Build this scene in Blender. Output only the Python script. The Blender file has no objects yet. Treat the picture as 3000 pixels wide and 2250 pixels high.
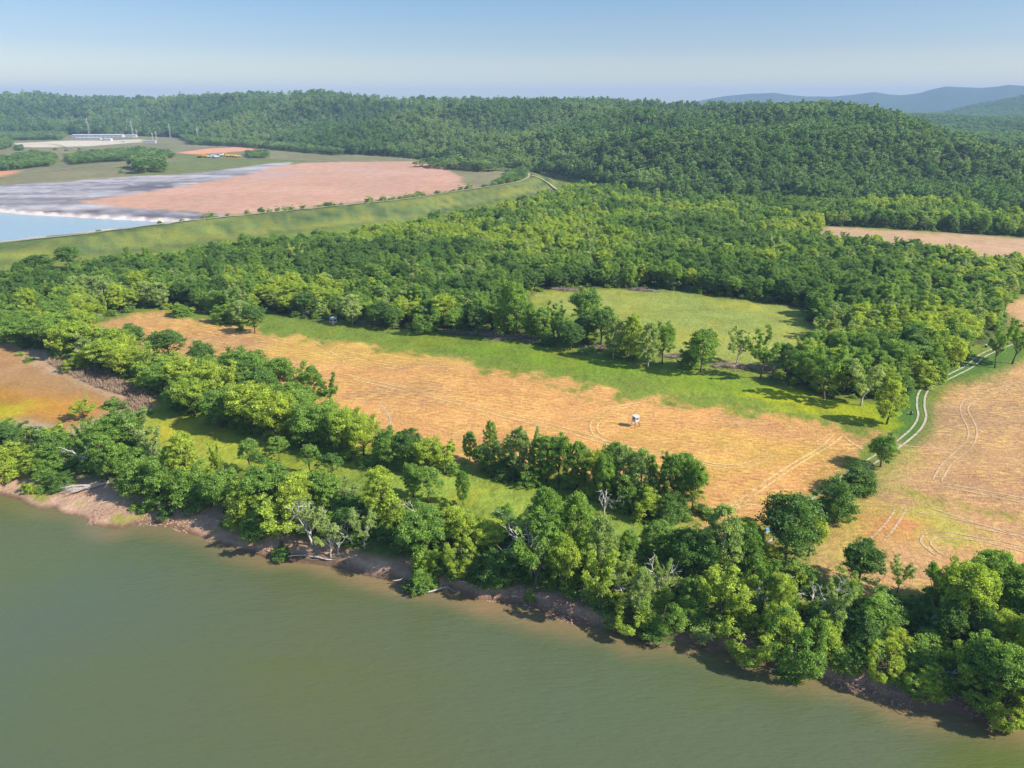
import bpy, math, random
import numpy as np
from mathutils import Vector, Matrix, Euler

# ------------------------------------------------------------------ camera, world, sun, exposure
W3, H3, F3, V0, CZ = 3000.0, 2250.0, 2100.0, 300.0, 80.0
PITCH = math.atan((1125 - V0) / F3)
SP, CP = math.sin(PITCH), math.cos(PITCH)
scene = bpy.context.scene
COL = scene.collection
random.seed(7); RNG = np.random.default_rng(7)

cam_d = bpy.data.cameras.new('camera'); cam = bpy.data.objects.new('camera', cam_d); COL.objects.link(cam)
cam.location = (0, 0, CZ); cam.rotation_euler = (math.pi / 2 - PITCH, 0, 0)
cam_d.sensor_width = 36; cam_d.lens = F3 / W3 * 36; cam_d.clip_start = 1; cam_d.clip_end = 40000
scene.camera = cam

SUN_EL = math.radians(39)
SUN_AZ = math.atan2(1.0, -0.30)                     # clockwise from +Y
sun_vec = Vector((math.sin(SUN_AZ) * math.cos(SUN_EL), math.cos(SUN_AZ) * math.cos(SUN_EL), math.sin(SUN_EL)))
world = bpy.data.worlds.new('World'); scene.world = world; world.use_nodes = True
wn = world.node_tree.nodes; wl = world.node_tree.links
bg = wn['Background']; bg.inputs['Strength'].default_value = 0.15
sky = wn.new('ShaderNodeTexSky'); sky.sky_type = 'NISHITA'; sky.sun_disc = False
sky.sun_elevation = SUN_EL; sky.sun_rotation = SUN_AZ
sky.altitude = 0; sky.air_density = 1.0; sky.dust_density = 0.5; sky.ozone_density = 3.0
sky_tint = wn.new('ShaderNodeMix'); sky_tint.data_type = 'RGBA'; sky_tint.blend_type = 'MULTIPLY'; sky_tint.inputs[0].default_value = 1.0
geo_w = wn.new('ShaderNodeTexCoord'); sep = wn.new('ShaderNodeSeparateXYZ'); wl.new(geo_w.outputs['Generated'], sep.inputs[0])
rmp = wn.new('ShaderNodeValToRGB'); wl.new(sep.outputs['Z'], rmp.inputs[0])        # hazy lavender low down, clear blue above
for i_, (p_, c_) in enumerate([(0.0, (0.90, 0.76, 0.58, 1)), (0.065, (0.50, 0.49, 0.53, 1)), (0.12, (0.40, 0.46, 0.52, 1)), (0.6, (0.85, 0.92, 0.98, 1))]):
    e_ = rmp.color_ramp.elements[0] if i_ == 0 else (rmp.color_ramp.elements[len(rmp.color_ramp.elements) - 1] if i_ == 3 else rmp.color_ramp.elements.new(p_))
    e_.position = p_; e_.color = c_
wl.new(rmp.outputs[0], sky_tint.inputs[7]); wl.new(sky.outputs[0], sky_tint.inputs[6]); wl.new(sky_tint.outputs[2], bg.inputs['Color'])
sd = bpy.data.lights.new('sun', 'SUN'); so = bpy.data.objects.new('sun', sd); COL.objects.link(so)
sd.energy = 5.0; sd.angle = math.radians(0.53); sd.color = (1.0, 0.94, 0.84)
so.location = (300, -60, 300); so.rotation_euler = (-sun_vec).to_track_quat('-Z', 'Y').to_euler()
scene.view_settings.view_transform = 'Standard'; scene.view_settings.look = 'None'
scene.view_settings.exposure = 0.72; scene.view_settings.gamma = 1.0
scene.view_settings.use_curve_mapping = False
HAZE = 1.3e-4
scene.cycles.use_denoising = True; scene.cycles.denoising_prefilter = 'ACCURATE'
scene.cycles.max_bounces = 8; scene.cycles.diffuse_bounces = 5; scene.cycles.glossy_bounces = 2
scene.cycles.transmission_bounces = 3; scene.cycles.transparent_max_bounces = 8; scene.cycles.volume_bounces = 0

# ------------------------------------------------------------------ small helpers
def ray(u, v):
    dx = (u - 1500.0) / F3; dz = -(v - 1125.0) / F3
    return dx, CP + SP * dz, -SP + CP * dz
def G(u, v, z=0.0):
    """ground plan position of a surveyed point at height z"""
    x, y, w = ray(u, v); t = (z - CZ) / w
    return x * t, y * t
def P(pts, z=0.0):
    return np.array([G(u, v, z) for u, v in pts])
def project(x, y, z):
    f = y * CP - (z - CZ) * SP; up = y * SP + (z - CZ) * CP
    return 1500 + F3 * x / f, 1125 - F3 * up / f

def hash2(ix, iy, s):
    n = (ix.astype(np.int64) * 374761393 + iy.astype(np.int64) * 668265263 + s * 1442695041) & 0xffffffff
    n = ((n ^ (n >> 13)) * 1274126177) & 0xffffffff
    return ((n ^ (n >> 16)) & 0xffff) / 65535.0
def vnoise(x, y, s=0):
    ix = np.floor(x); iy = np.floor(y); fx = x - ix; fy = y - iy
    fx = fx * fx * (3 - 2 * fx); fy = fy * fy * (3 - 2 * fy)
    a = hash2(ix, iy, s); b = hash2(ix + 1, iy, s); c = hash2(ix, iy + 1, s); d = hash2(ix + 1, iy + 1, s)
    return (a * (1 - fx) + b * fx) * (1 - fy) + (c * (1 - fx) + d * fx) * fy
def fbm(x, y, s=0, o=4):
    r = 0; a = 0.5; t = 0
    for k in range(o):
        r = r + a * vnoise(x, y, s + k * 17); t += a; a *= 0.5; x = x * 2.03 + 5.1; y = y * 2.03 + 1.7
    return r / t
def sstep(a, b, x):
    t = np.clip((x - a) / (b - a), 0, 1); return t * t * (3 - 2 * t)
def seg_dist(px, py, pts, closed=False):
    """distance to a polyline, sign>0 on its left, arc parameter"""
    n = len(pts); best = np.full(px.shape, 1e18); sgn = np.ones(px.shape)
    for i in range(n if closed else n - 1):
        ax, ay = pts[i]; bx, by = pts[(i + 1) % n]
        ex, ey = bx - ax, by - ay; L = ex * ex + ey * ey + 1e-9
        t = np.clip(((px - ax) * ex + (py - ay) * ey) / L, 0, 1)
        dx = px - ax - t * ex; dy = py - ay - t * ey; d = dx * dx + dy * dy
        m = d < best; best = np.where(m, d, best)
        sgn = np.where(m, np.sign(ex * (py - ay) - ey * (px - ax)), sgn)
    return np.sqrt(best), sgn
def inside(px, py, pts):
    r = np.zeros(px.shape, bool); n = len(pts)
    for i in range(n):
        x1, y1 = pts[i]; x2, y2 = pts[(i + 1) % n]
        if y1 == y2: continue
        r ^= ((y1 > py) != (y2 > py)) & (px < (x2 - x1) * (py - y1) / (y2 - y1) + x1)
    return r
def sdf(px, py, pts, far=60.0):
    """signed distance, >0 inside, only exact near the outline"""
    lo = pts.min(0) - far; hi = pts.max(0) + far
    out = np.full(px.shape, -far)
    m = (px > lo[0]) & (px < hi[0]) & (py > lo[1]) & (py < hi[1])
    if m.any():
        d, _ = seg_dist(px[m], py[m], pts, True)
        out[m] = np.where(inside(px[m], py[m], pts), d, -d)
    return out

def tag(o, label=None, cat=None, group=None, kind=None):
    if label: o['label'] = label
    if cat: o['category'] = cat
    if group: o['group'] = group
    if kind: o['kind'] = kind
    return o
def empty(name, loc, rz=0.0, scale=(1, 1, 1)):
    o = bpy.data.objects.new(name, None); COL.objects.link(o)
    o.empty_display_size = 0.5; o.location = loc; o.rotation_euler = (0, 0, rz); o.scale = scale
    return o
def mesh_obj(name, me, parent=None, link=True):
    o = bpy.data.objects.new(name, me)
    if link: COL.objects.link(o)
    if parent: o.parent = parent
    return o
def np_mesh(name, V, Fq, mat=None, smooth=True, nside=4):
    V = np.asarray(V, np.float32); Fq = np.asarray(Fq, np.int32)
    me = bpy.data.meshes.new(name); me.vertices.add(len(V)); me.vertices.foreach_set('co', V.ravel())
    me.loops.add(Fq.size); me.loops.foreach_set('vertex_index', Fq.ravel())
    me.polygons.add(len(Fq)); me.polygons.foreach_set('loop_start', np.arange(0, Fq.size, nside, dtype=np.int32))
    me.polygons.foreach_set('use_smooth', np.full(len(Fq), smooth))
    if mat: me.materials.append(mat)
    me.update(calc_edges=True)
    return me
class MB:
    """collects tubes, boxes and quads into one mesh"""
    def __init__(s): s.v = []; s.f = []
    def tube(s, pts, rad, n=6, cap=True):
        pts = [Vector(p) for p in pts]; b = len(s.v); up = Vector((0.13, 0.31, 0.94))
        for i, p in enumerate(pts):
            d = (pts[min(i + 1, len(pts) - 1)] - pts[max(i - 1, 0)]).normalized()
            a = d.cross(up)
            if a.length < 1e-3: a = d.cross(Vector((1, 0, 0)))
            a.normalize(); c = d.cross(a); r = rad[i] if hasattr(rad, '__len__') else rad
            for k in range(n):
                t = 2 * math.pi * k / n
                s.v.append(tuple(p + (a * math.cos(t) + c * math.sin(t)) * r))
        for i in range(len(pts) - 1):
            for k in range(n):
                q = b + i * n; s.f.append((q + k, q + (k + 1) % n, q + n + (k + 1) % n, q + n + k))
        if cap:
            s.f.append(tuple(b + k for k in reversed(range(n))))
            q = b + (len(pts) - 1) * n; s.f.append(tuple(q + k for k in range(n)))
        return s
    def box(s, c, d, rz=0.0, taper=1.0):
        b = len(s.v); co, si = math.cos(rz), math.sin(rz)
        for z in (-1, 1):
            for x, y in ((-1, -1), (1, -1), (1, 1), (-1, 1)):
                k = taper if z > 0 else 1.0
                X = x * d[0] / 2 * k; Y = y * d[1] / 2 * k
                s.v.append((c[0] + X * co - Y * si, c[1] + X * si + Y * co, c[2] + z * d[2] / 2))
        for f in ((3, 2, 1, 0), (4, 5, 6, 7), (0, 1, 5, 4), (1, 2, 6, 5), (2, 3, 7, 6), (3, 0, 4, 7)):
            s.f.append(tuple(b + i for i in f))
        return s
    def prism(s, prof, x0, x1):
        """a profile in y,z swept along x"""
        b = len(s.v); n = len(prof)
        for x in (x0, x1):
            for y, z in prof: s.v.append((x, y, z))
        for k in range(n): s.f.append((b + k, b + (k + 1) % n, b + n + (k + 1) % n, b + n + k))
        s.f.append(tuple(b + k for k in reversed(range(n)))); s.f.append(tuple(b + n + k for k in range(n)))
        return s
    def mesh(s, name, mat, smooth=False):
        me = bpy.data.meshes.new(name); me.from_pydata(s.v, [], s.f); me.materials.append(mat)
        if smooth: me.polygons.foreach_set('use_smooth', [True] * len(me.polygons))
        me.update(); return me
    def build(s, name, mat, parent=None, smooth=False):
        return mesh_obj(name, s.mesh(name, mat, smooth), parent)

# ------------------------------------------------------------------ materials
def new_mat(name):
    m = bpy.data.materials.new(name); m.use_nodes = True; nt = m.node_tree
    for n in list(nt.nodes):
        if n.type != 'OUTPUT_MATERIAL': nt.nodes.remove(n)
    return m, nt, next(n for n in nt.nodes if n.type == 'OUTPUT_MATERIAL')
def node(nt, t, **kw):
    n = nt.nodes.new(t)
    for k, v in kw.items(): setattr(n, k, v)
    return n
def noise(nt, scale, detail=4, rough=0.55, vec=None, dist=0.0):
    n = node(nt, 'ShaderNodeTexNoise'); n.inputs['Scale'].default_value = scale
    n.inputs['Detail'].default_value = detail; n.inputs['Roughness'].default_value = rough
    n.inputs['Distortion'].default_value = dist
    if vec is not None: nt.links.new(vec, n.inputs['Vector'])
    return n.outputs['Fac']
def mapr(nt, x, a, b, c=0.0, d=1.0):
    n = node(nt, 'ShaderNodeMapRange'); nt.links.new(x, n.inputs[0])
    for i, v in enumerate((a, b, c, d)): n.inputs[i + 1].default_value = v
    return n.outputs[0]
def mth(nt, op, a, b=None):
    n = node(nt, 'ShaderNodeMath', operation=op)
    for i, v in enumerate((a, b)):
        if v is None: continue
        if isinstance(v, (int, float)): n.inputs[i].default_value = v
        else: nt.links.new(v, n.inputs[i])
    return n.outputs[0]
def mixc(nt, f, a, b, mode='MIX'):
    n = node(nt, 'ShaderNodeMix', data_type='RGBA', blend_type=mode)
    for i, v in ((0, f), (6, a), (7, b)):
        if isinstance(v, (int, float)): n.inputs[i].default_value = v
        elif isinstance(v, tuple): n.inputs[i].default_value = (*v, 1) if len(v) == 3 else v
        else: nt.links.new(v, n.inputs[i])
    return n.outputs[2]
def principled(nt, out, rough=0.9, spec=0.2):
    p = node(nt, 'ShaderNodeBsdfPrincipled'); p.inputs['Roughness'].default_value = rough
    p.inputs['Specular IOR Level'].default_value = spec
    nt.links.new(p.outputs[0], out.inputs['Surface']); return p
def simple_mat(name, col, rough=0.8, spec=0.2, var=0.25, scale=3.0, bump=0.0, metal=0.0):
    m, nt, out = new_mat(name); p = principled(nt, out, rough, spec)
    tc = node(nt, 'ShaderNodeTexCoord'); nz = noise(nt, scale, 5, 0.6, tc.outputs['Object'])
    f = mapr(nt, nz, 0.3, 0.7, 1 - var, 1 + var)
    c = mixc(nt, 1.0, col, f, 'MULTIPLY'); nt.links.new(c, p.inputs['Base Color'])
    p.inputs['Metallic'].default_value = metal
    if bump:
        b = node(nt, 'ShaderNodeBump'); b.inputs['Strength'].default_value = bump; b.inputs['Distance'].default_value = 0.05
        nt.links.new(nz, b.inputs['Height']); nt.links.new(b.outputs[0], p.inputs['Normal'])
    return m
def leaf_mat(name, ca, cb, cc):
    """ca/cb: the range between trees of one kind, cc: brighter tone of random leaves, a painted highlight"""
    m, nt, out = new_mat(name)
    oi = node(nt, 'ShaderNodeObjectInfo')
    at = node(nt, 'ShaderNodeAttribute', attribute_name='leaf')
    c = mixc(nt, oi.outputs['Random'], ca, cb)
    c = mixc(nt, mapr(nt, at.outputs['Fac'], 0.45, 1.0, 0.0, 0.75), c, cc)
    k = mapr(nt, at.outputs['Fac'], 0.0, 1.0, 0.56, 1.55)  # random brightness per leaf, puts leaf highlight contrast into the colour
    c = mixc(nt, 1.0, c, k, 'MULTIPLY')
    p = node(nt, 'ShaderNodeBsdfPrincipled'); p.inputs['Roughness'].default_value = 0.42
    p.inputs['Specular IOR Level'].default_value = 0.5; nt.links.new(c, p.inputs['Base Color'])
    tr = node(nt, 'ShaderNodeBsdfTranslucent')
    c2 = mixc(nt, 1.0, c, (1.45, 1.4, 0.7), 'MULTIPLY'); nt.links.new(c2, tr.inputs['Color'])
    ms = node(nt, 'ShaderNodeMixShader'); ms.inputs[0].default_value = 0.50
    nt.links.new(p.outputs[0], ms.inputs[1]); nt.links.new(tr.outputs[0], ms.inputs[2])
    nt.links.new(ms.outputs[0], out.inputs['Surface'])
    return m

def land_material():
    m, nt, out = new_mat('land'); p = principled(nt, out, 0.95, 0.1)
    geo = node(nt, 'ShaderNodeNewGeometry'); pos = geo.outputs['Position']
    col = node(nt, 'ShaderNodeAttribute', attribute_name='ground_colour').outputs['Color']
    straw = node(nt, 'ShaderNodeAttribute', attribute_name='straw').outputs['Fac']
    grass = node(nt, 'ShaderNodeAttribute', attribute_name='grass').outputs['Fac']
    wet = node(nt, 'ShaderNodeAttribute', attribute_name='wet').outputs['Fac']
    # fine mottling
    f1 = noise(nt, 0.9, 6, 0.7, pos); f2 = noise(nt, 0.12, 5, 0.6, pos); f3 = noise(nt, 0.018, 4, 0.6, pos)
    k = mth(nt, 'MULTIPLY', mapr(nt, f1, 0.3, 0.7, 0.78, 1.22), mapr(nt, f2, 0.3, 0.7, 0.86, 1.14))
    c = mixc(nt, 1.0, col, k, 'MULTIPLY')
    c = mixc(nt, mapr(nt, f3, 0.4, 0.7, 0.0, 0.35), c, mixc(nt, 1.0, c, (1.12, 0.94, 0.78), 'MULTIPLY'))
    # drill rows and straw: noise stretched along the working direction of the long field
    mp = node(nt, 'ShaderNodeMapping'); nt.links.new(pos, mp.inputs['Vector'])
    mp.inputs['Rotation'].default_value = (0, 0, -ROWDIR); mp.inputs['Scale'].default_value = (0.42, 1.5, 1.0)
    s1 = noise(nt, 0.75, 4, 0.65, mp.outputs[0]); s2 = noise(nt, 0.10, 3, 0.5, mp.outputs[0])
    s3 = noise(nt, 0.05, 3, 0.5, pos)
    sm = mth(nt, 'MULTIPLY', mapr(nt, s1, 0.50, 0.60), mapr(nt, mth(nt, 'ADD', s2, mth(nt, 'MULTIPLY', s3, 0.6)), 0.66, 0.90, 0.15, 1.0))
    sm = mth(nt, 'MULTIPLY', sm, straw)
    c = mixc(nt, mth(nt, 'MULTIPLY', sm, 0.62), c, (0.70, 0.48, 0.11))
    dk = mth(nt, 'MULTIPLY', mapr(nt, s1, 0.46, 0.34), straw)
    c = mixc(nt, mth(nt, 'MULTIPLY', dk, 0.5), c, mixc(nt, 1.0, c, (0.72, 0.55, 0.45), 'MULTIPLY'))
    wv = node(nt, 'ShaderNodeTexWave', wave_type='BANDS', bands_direction='Y'); m2 = node(nt, 'ShaderNodeMapping'); nt.links.new(pos, m2.inputs['Vector']); m2.inputs['Rotation'].default_value = (0, 0, -ROWDIR)
    nt.links.new(m2.outputs[0], wv.inputs['Vector']); wv.inputs['Scale'].default_value = 0.16; wv.inputs['Distortion'].default_value = 2.2; wv.inputs['Detail'].default_value = 3; wv.inputs['Detail Scale'].default_value = 0.25
    rows = mth(nt, 'MULTIPLY', mth(nt, 'MULTIPLY', mapr(nt, wv.outputs['Fac'], 0.45, 1.0), straw), mapr(nt, s3, 0.42, 0.58, 0.1, 0.34))
    c = mixc(nt, rows, c, mixc(nt, 1.0, c, (0.70, 0.60, 0.55), 'MULTIPLY'))
    # tufts in the grass
    g1 = noise(nt, 0.45, 5, 0.65, pos, 0.4); g2 = noise(nt, 0.05, 4, 0.55, pos, 0.6)
    gd = mth(nt, 'MULTIPLY', mapr(nt, g1, 0.50, 0.68), grass)
    c = mixc(nt, mth(nt, 'MULTIPLY', gd, 0.65), c, mixc(nt, 1.0, c, (0.42, 0.60, 0.42), 'MULTIPLY'))
    gy = mth(nt, 'MULTIPLY', mapr(nt, g2, 0.50, 0.68), grass)
    c = mixc(nt, mth(nt, 'MULTIPLY', gy, 0.55), c, mixc(nt, 1.0, c, (1.5, 1.12, 0.55), 'MULTIPLY'))
    c = mixc(nt, mth(nt, 'MULTIPLY', wet, 0.5), c, mixc(nt, 1.0, c, (0.5, 0.45, 0.42), 'MULTIPLY'))
    nt.links.new(c, p.inputs['Base Color'])
    nt.links.new(mapr(nt, wet, 0, 1, 0.95, 0.35), p.inputs['Roughness'])
    b = node(nt, 'ShaderNodeBump'); b.inputs['Distance'].default_value = 0.55
    nt.links.new(mth(nt, 'SUBTRACT', 0.75, mth(nt, 'MULTIPLY', wet, 0.6)), b.inputs['Strength'])
    hgt = mth(nt, 'ADD', f1, mth(nt, 'MULTIPLY', g1, mth(nt, 'MULTIPLY', grass, 0.9)))
    hgt = mth(nt, 'ADD', hgt, mth(nt, 'MULTIPLY', s1, mth(nt, 'MULTIPLY', straw, 0.6)))
    nt.links.new(hgt, b.inputs['Height']); nt.links.new(b.outputs[0], p.inputs['Normal'])
    return m
def hill_material():
    m, nt, out = new_mat('distant_forest'); p = principled(nt, out, 0.95, 0.1)
    geo = node(nt, 'ShaderNodeNewGeometry'); pos = geo.outputs['Position']
    a = noise(nt, 0.09, 5, 0.65, pos); b_ = noise(nt, 0.006, 4, 0.6, pos)
    vo = node(nt, 'ShaderNodeTexVoronoi'); vo.inputs['Scale'].default_value = 0.085; nt.links.new(pos, vo.inputs['Vector'])
    c = mixc(nt, mapr(nt, a, 0.35, 0.65), (0.028, 0.055, 0.018), (0.06, 0.095, 0.032))
    c = mixc(nt, mapr(nt, b_, 0.4, 0.65, 0, 0.5), c, (0.05, 0.085, 0.028))
    nt.links.new(c, p.inputs['Base Color'])
    b = node(nt, 'ShaderNodeBump'); b.inputs['Strength'].default_value = 1.0; b.inputs['Distance'].default_value = 9.0
    nt.links.new(mth(nt, 'SUBTRACT', a, vo.outputs['Distance']), b.inputs['Height'])
    nt.links.new(b.outputs[0], p.inputs['Normal'])
    return m
def water_material(name, deep, shallow, rough=0.07, wave=0.5, patches=1.0):
    m, nt, out = new_mat(name); p = principled(nt, out, rough, 0.75); p.inputs['IOR'].default_value = 1.33
    geo = node(nt, 'ShaderNodeNewGeometry'); pos = geo.outputs['Position']
    sh = node(nt, 'ShaderNodeAttribute', attribute_name='shallow').outputs['Fac']
    mp = node(nt, 'ShaderNodeMapping'); nt.links.new(pos, mp.inputs['Vector'])
    mp.inputs['Rotation'].default_value = (0, 0, 0.55); mp.inputs['Scale'].default_value = (0.35, 1.0, 1.0)
    n1 = noise(nt, 0.028, 3, 0.5, mp.outputs[0], 0.5); n2 = noise(nt, 0.009, 2, 0.5, pos)
    c = mixc(nt, mapr(nt, n1, 0.42, 0.62, 0, 0.85 * patches), deep, tuple(q * r for q, r in zip(deep, (1.0, 1.08, 0.50))))
    c = mixc(nt, mapr(nt, n2, 0.40, 0.62, 0, 0.8 * patches), c, tuple(min(1, q * r) for q, r in zip(deep, (0.85, 1.0, 1.7))))  # bluish-grey patches: sky reflection painted into the water colour
    jag = noise(nt, 0.15, 4, 0.6, pos)
    shf = mth(nt, 'MULTIPLY', sh, mapr(nt, jag, 0.3, 0.7, 0.75, 1.15))
    c = mixc(nt, shf, c, shallow)
    nt.links.new(c, p.inputs['Base Color'])
    w = node(nt, 'ShaderNodeMapping'); nt.links.new(pos, w.inputs['Vector'])
    w.inputs['Rotation'].default_value = (0, 0, -0.25); w.inputs['Scale'].default_value = (0.45, 1.4, 1)
    h = mth(nt, 'ADD', noise(nt, 1.1, 3, 0.6, w.outputs[0], 0.3), mth(nt, 'MULTIPLY', noise(nt, 0.16, 3, 0.5, w.outputs[0]), 1.5))
    b = node(nt, 'ShaderNodeBump'); b.inputs['Strength'].default_value = wave; b.inputs['Distance'].default_value = 0.3
    nt.links.new(h, b.inputs['Height']); nt.links.new(b.outputs[0], p.inputs['Normal'])
    return m

_a = G(1000, 1096); _b = G(2000, 1338); ROWDIR = math.atan2(_b[1] - _a[1], _b[0] - _a[0])
M_LAND = land_material(); M_HILL = hill_material()
M_WATER = water_material('river_water', (0.087, 0.101, 0.037), (0.25, 0.160, 0.080))
M_POND = water_material('pond_water', (0.27, 0.34, 0.35), (0.3, 0.42, 0.45), 0.12, 0.2, 0.12)
M_BARK = simple_mat('bark', (0.13, 0.105, 0.08), 0.9, 0.1, 0.35, 2.0, 0.5)
M_BARKP = simple_mat('pale_bark', (0.40, 0.37, 0.31), 0.85, 0.1, 0.3, 2.0, 0.4)
M_DEAD = simple_mat('dead_wood', (0.48, 0.44, 0.38), 0.85, 0.1, 0.3, 2.0, 0.4)
M_BRUSH = simple_mat('dry_brush', (0.27, 0.21, 0.16), 0.9, 0.1, 0.4, 1.5)
M_REED = simple_mat('dry_reed', (0.31, 0.22, 0.15), 0.9, 0.1, 0.35, 0.6)
LEAF = {
    'dark':   leaf_mat('leaf_dark',   (0.095, 0.195, 0.044), (0.140, 0.255, 0.052), (0.22, 0.34, 0.06)),
    'mid':    leaf_mat('leaf_mid',    (0.165, 0.300, 0.055), (0.235, 0.360, 0.062), (0.34, 0.45, 0.07)),
    'yellow': leaf_mat('leaf_yellow', (0.275, 0.395, 0.055), (0.370, 0.455, 0.062), (0.52, 0.56, 0.07)),
    'pale':   leaf_mat('leaf_pale',   (0.265, 0.370, 0.115), (0.340, 0.430, 0.145), (0.46, 0.52, 0.16)),
    'forest': leaf_mat('leaf_forest', (0.080, 0.170, 0.058), (0.190, 0.305, 0.090), (0.23, 0.34, 0.085)),
    'forest_pale': leaf_mat('leaf_forest_pale', (0.155, 0.260, 0.080), (0.275, 0.365, 0.125), (0.31, 0.39, 0.12)),
}
# ------------------------------------------------------------------ survey lines (plan positions)
def extend(pts, L):
    a = pts[0] + (pts[0] - pts[1]) / np.linalg.norm(pts[0] - pts[1]) * L
    b = pts[-1] + (pts[-1] - pts[-2]) / np.linalg.norm(pts[-1] - pts[-2]) * L
    return np.vstack([a, pts, b])
SHORE = extend(P([(-400, 1368), (0, 1452), (60, 1466), (110, 1492), (150, 1488), (200, 1508), (240, 1512), (275, 1540), (350, 1552), (395, 1538), (440, 1536), (500, 1545), (560, 1565),
    (620, 1582), (680, 1606), (740, 1622), (800, 1640), (845, 1645), (920, 1652), (1000, 1664), (1060, 1684), (1130, 1698), (1190, 1716), (1250, 1725), (1320, 1732), (1400, 1755), (1480, 1764),
    (1560, 1775), (1620, 1806), (1680, 1826), (1760, 1838), (1840, 1857), (1960, 1876), (2010, 1882), (2080, 1900), (2150, 1922), (2220, 1938), (2290, 1963), (2340, 1966), (2390, 1988), (2500, 2024),
    (2560, 2038), (2620, 2066), (2750, 2084), (2820, 2090), (2880, 2108), (2960, 2104), (3040, 2130), (3300, 2190)], -4), 700)
BANK = extend(P([(-400, 1318), (0, 1392), (60, 1376), (120, 1400), (220, 1425), (300, 1432), (330, 1458), (440, 1480), (560, 1503), (640, 1518), (700, 1535), (800, 1582), (880, 1606), (1000, 1634),
    (1100, 1655), (1250, 1690), (1450, 1715), (1600, 1742), (1700, 1780), (1850, 1822), (2000, 1848), (2150, 1875), (2300, 1920), (2420, 1940), (2500, 1972), (2700, 2035), (2900, 2072), (3000, 2080), (3300, 2140)], -2.4), 700)
LEVEE = P([(-1400, 880), (-500, 765), (0, 711), (226, 688), (452, 659), (678, 634), (1000, 602), (1181, 584), (1362, 557), (1497, 537), (1542, 524), (1552, 512), (1540, 503), (1480, 493), (1389, 483), (1316, 474)], 8)
POND = P([(-900, 575), (-400, 598), (0, 621), (72, 628), (226, 636), (452, 648), (545, 651), (452, 660), (226, 684), (0, 710), (-400, 750), (-900, 820)], 4.7)

def table(rows):
    a = np.array([[math.atan2(*ray(u, v)[:2])] + [x for x in rest] for (u, v, *rest) in rows]); return a
FOOT = []
for u, v, z in [(-2600, 380, 6), (-900, 392, 6), (0, 397, 6), (300, 396, 6), (500, 402, 6), (700, 425, 6), (870, 434, 6), (1000, 452, 6), (1250, 466, 6), (1400, 481, 6), (1600, 506, 4), (1800, 552, 2), (2000, 584, 1), (2300, 596, 1), (2700, 612, 1), (3000, 622, 1), (3800, 640, 1), (5200, 640, 1)]:
    x, y = G(u, v, z); FOOT.append((math.atan2(x, y), math.hypot(x, y), z))
FOOT = np.array(sorted(FOOT))
def ridge_table(rows):
    t = []
    for u, v, r in rows:
        dx, dy, dz = ray(u, v); h = math.hypot(dx, dy); t.append((math.atan2(dx, dy), r, CZ + r * dz / h - (r * 0.0085 if r < 3450 else 0)))
    return np.array(sorted(t))
RIDGE = ridge_table([(-2600, 290, 3400), (-900, 286, 3300), (0, 282, 3200), (120, 280, 3200), (250, 293, 3100), (330, 293, 2900), (450, 289, 2700), (600, 285, 2600), (700, 281, 2450), (870, 277, 2300), (950, 278, 2250), (1000, 284, 2200),
    (1200, 295, 2100), (1350, 292, 2000), (1500, 295, 1900), (1750, 296, 1750), (2000, 308, 1600), (2150, 311, 1500), (2300, 310, 1400), (2420, 307, 1350), (2500, 312, 1300), (2570, 328, 1260), (2650, 358, 1180), (2750, 392, 1100),
    (2850, 432, 1020), (2950, 470, 950), (3000, 488, 920), (3200, 540, 860), (3600, 600, 760), (5200, 622, 700)])
MIDR = ridge_table([(-2600, 330, 4800), (2400, 350, 4800), (2640, 352, 4800), (2770, 337, 4800), (2860, 311, 4700), (2930, 300, 4700), (3000, 292, 4600), (3100, 296, 4600), (3400, 270, 3600), (4200, 262, 4500)])
FARR = ridge_table([(-2600, 312, 8000), (2000, 306, 8000), (2080, 290, 8000), (2130, 283, 8000), (2180, 277, 8000), (2270, 271, 8000), (2300, 276, 8000), (2360, 283, 8000), (2440, 284, 8000), (2500, 278, 8000), (2560, 269, 8000), (2600, 276, 8000), (2640, 279, 8000), (2690, 274, 8000),
    (2730, 262, 8000), (2770, 253, 8000), (2810, 255, 8000), (2870, 259, 8000), (2920, 255, 8000), (2955, 249, 8000), (3000, 252, 8000), (3300, 240, 8000), (4200, 250, 8000)])

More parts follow.
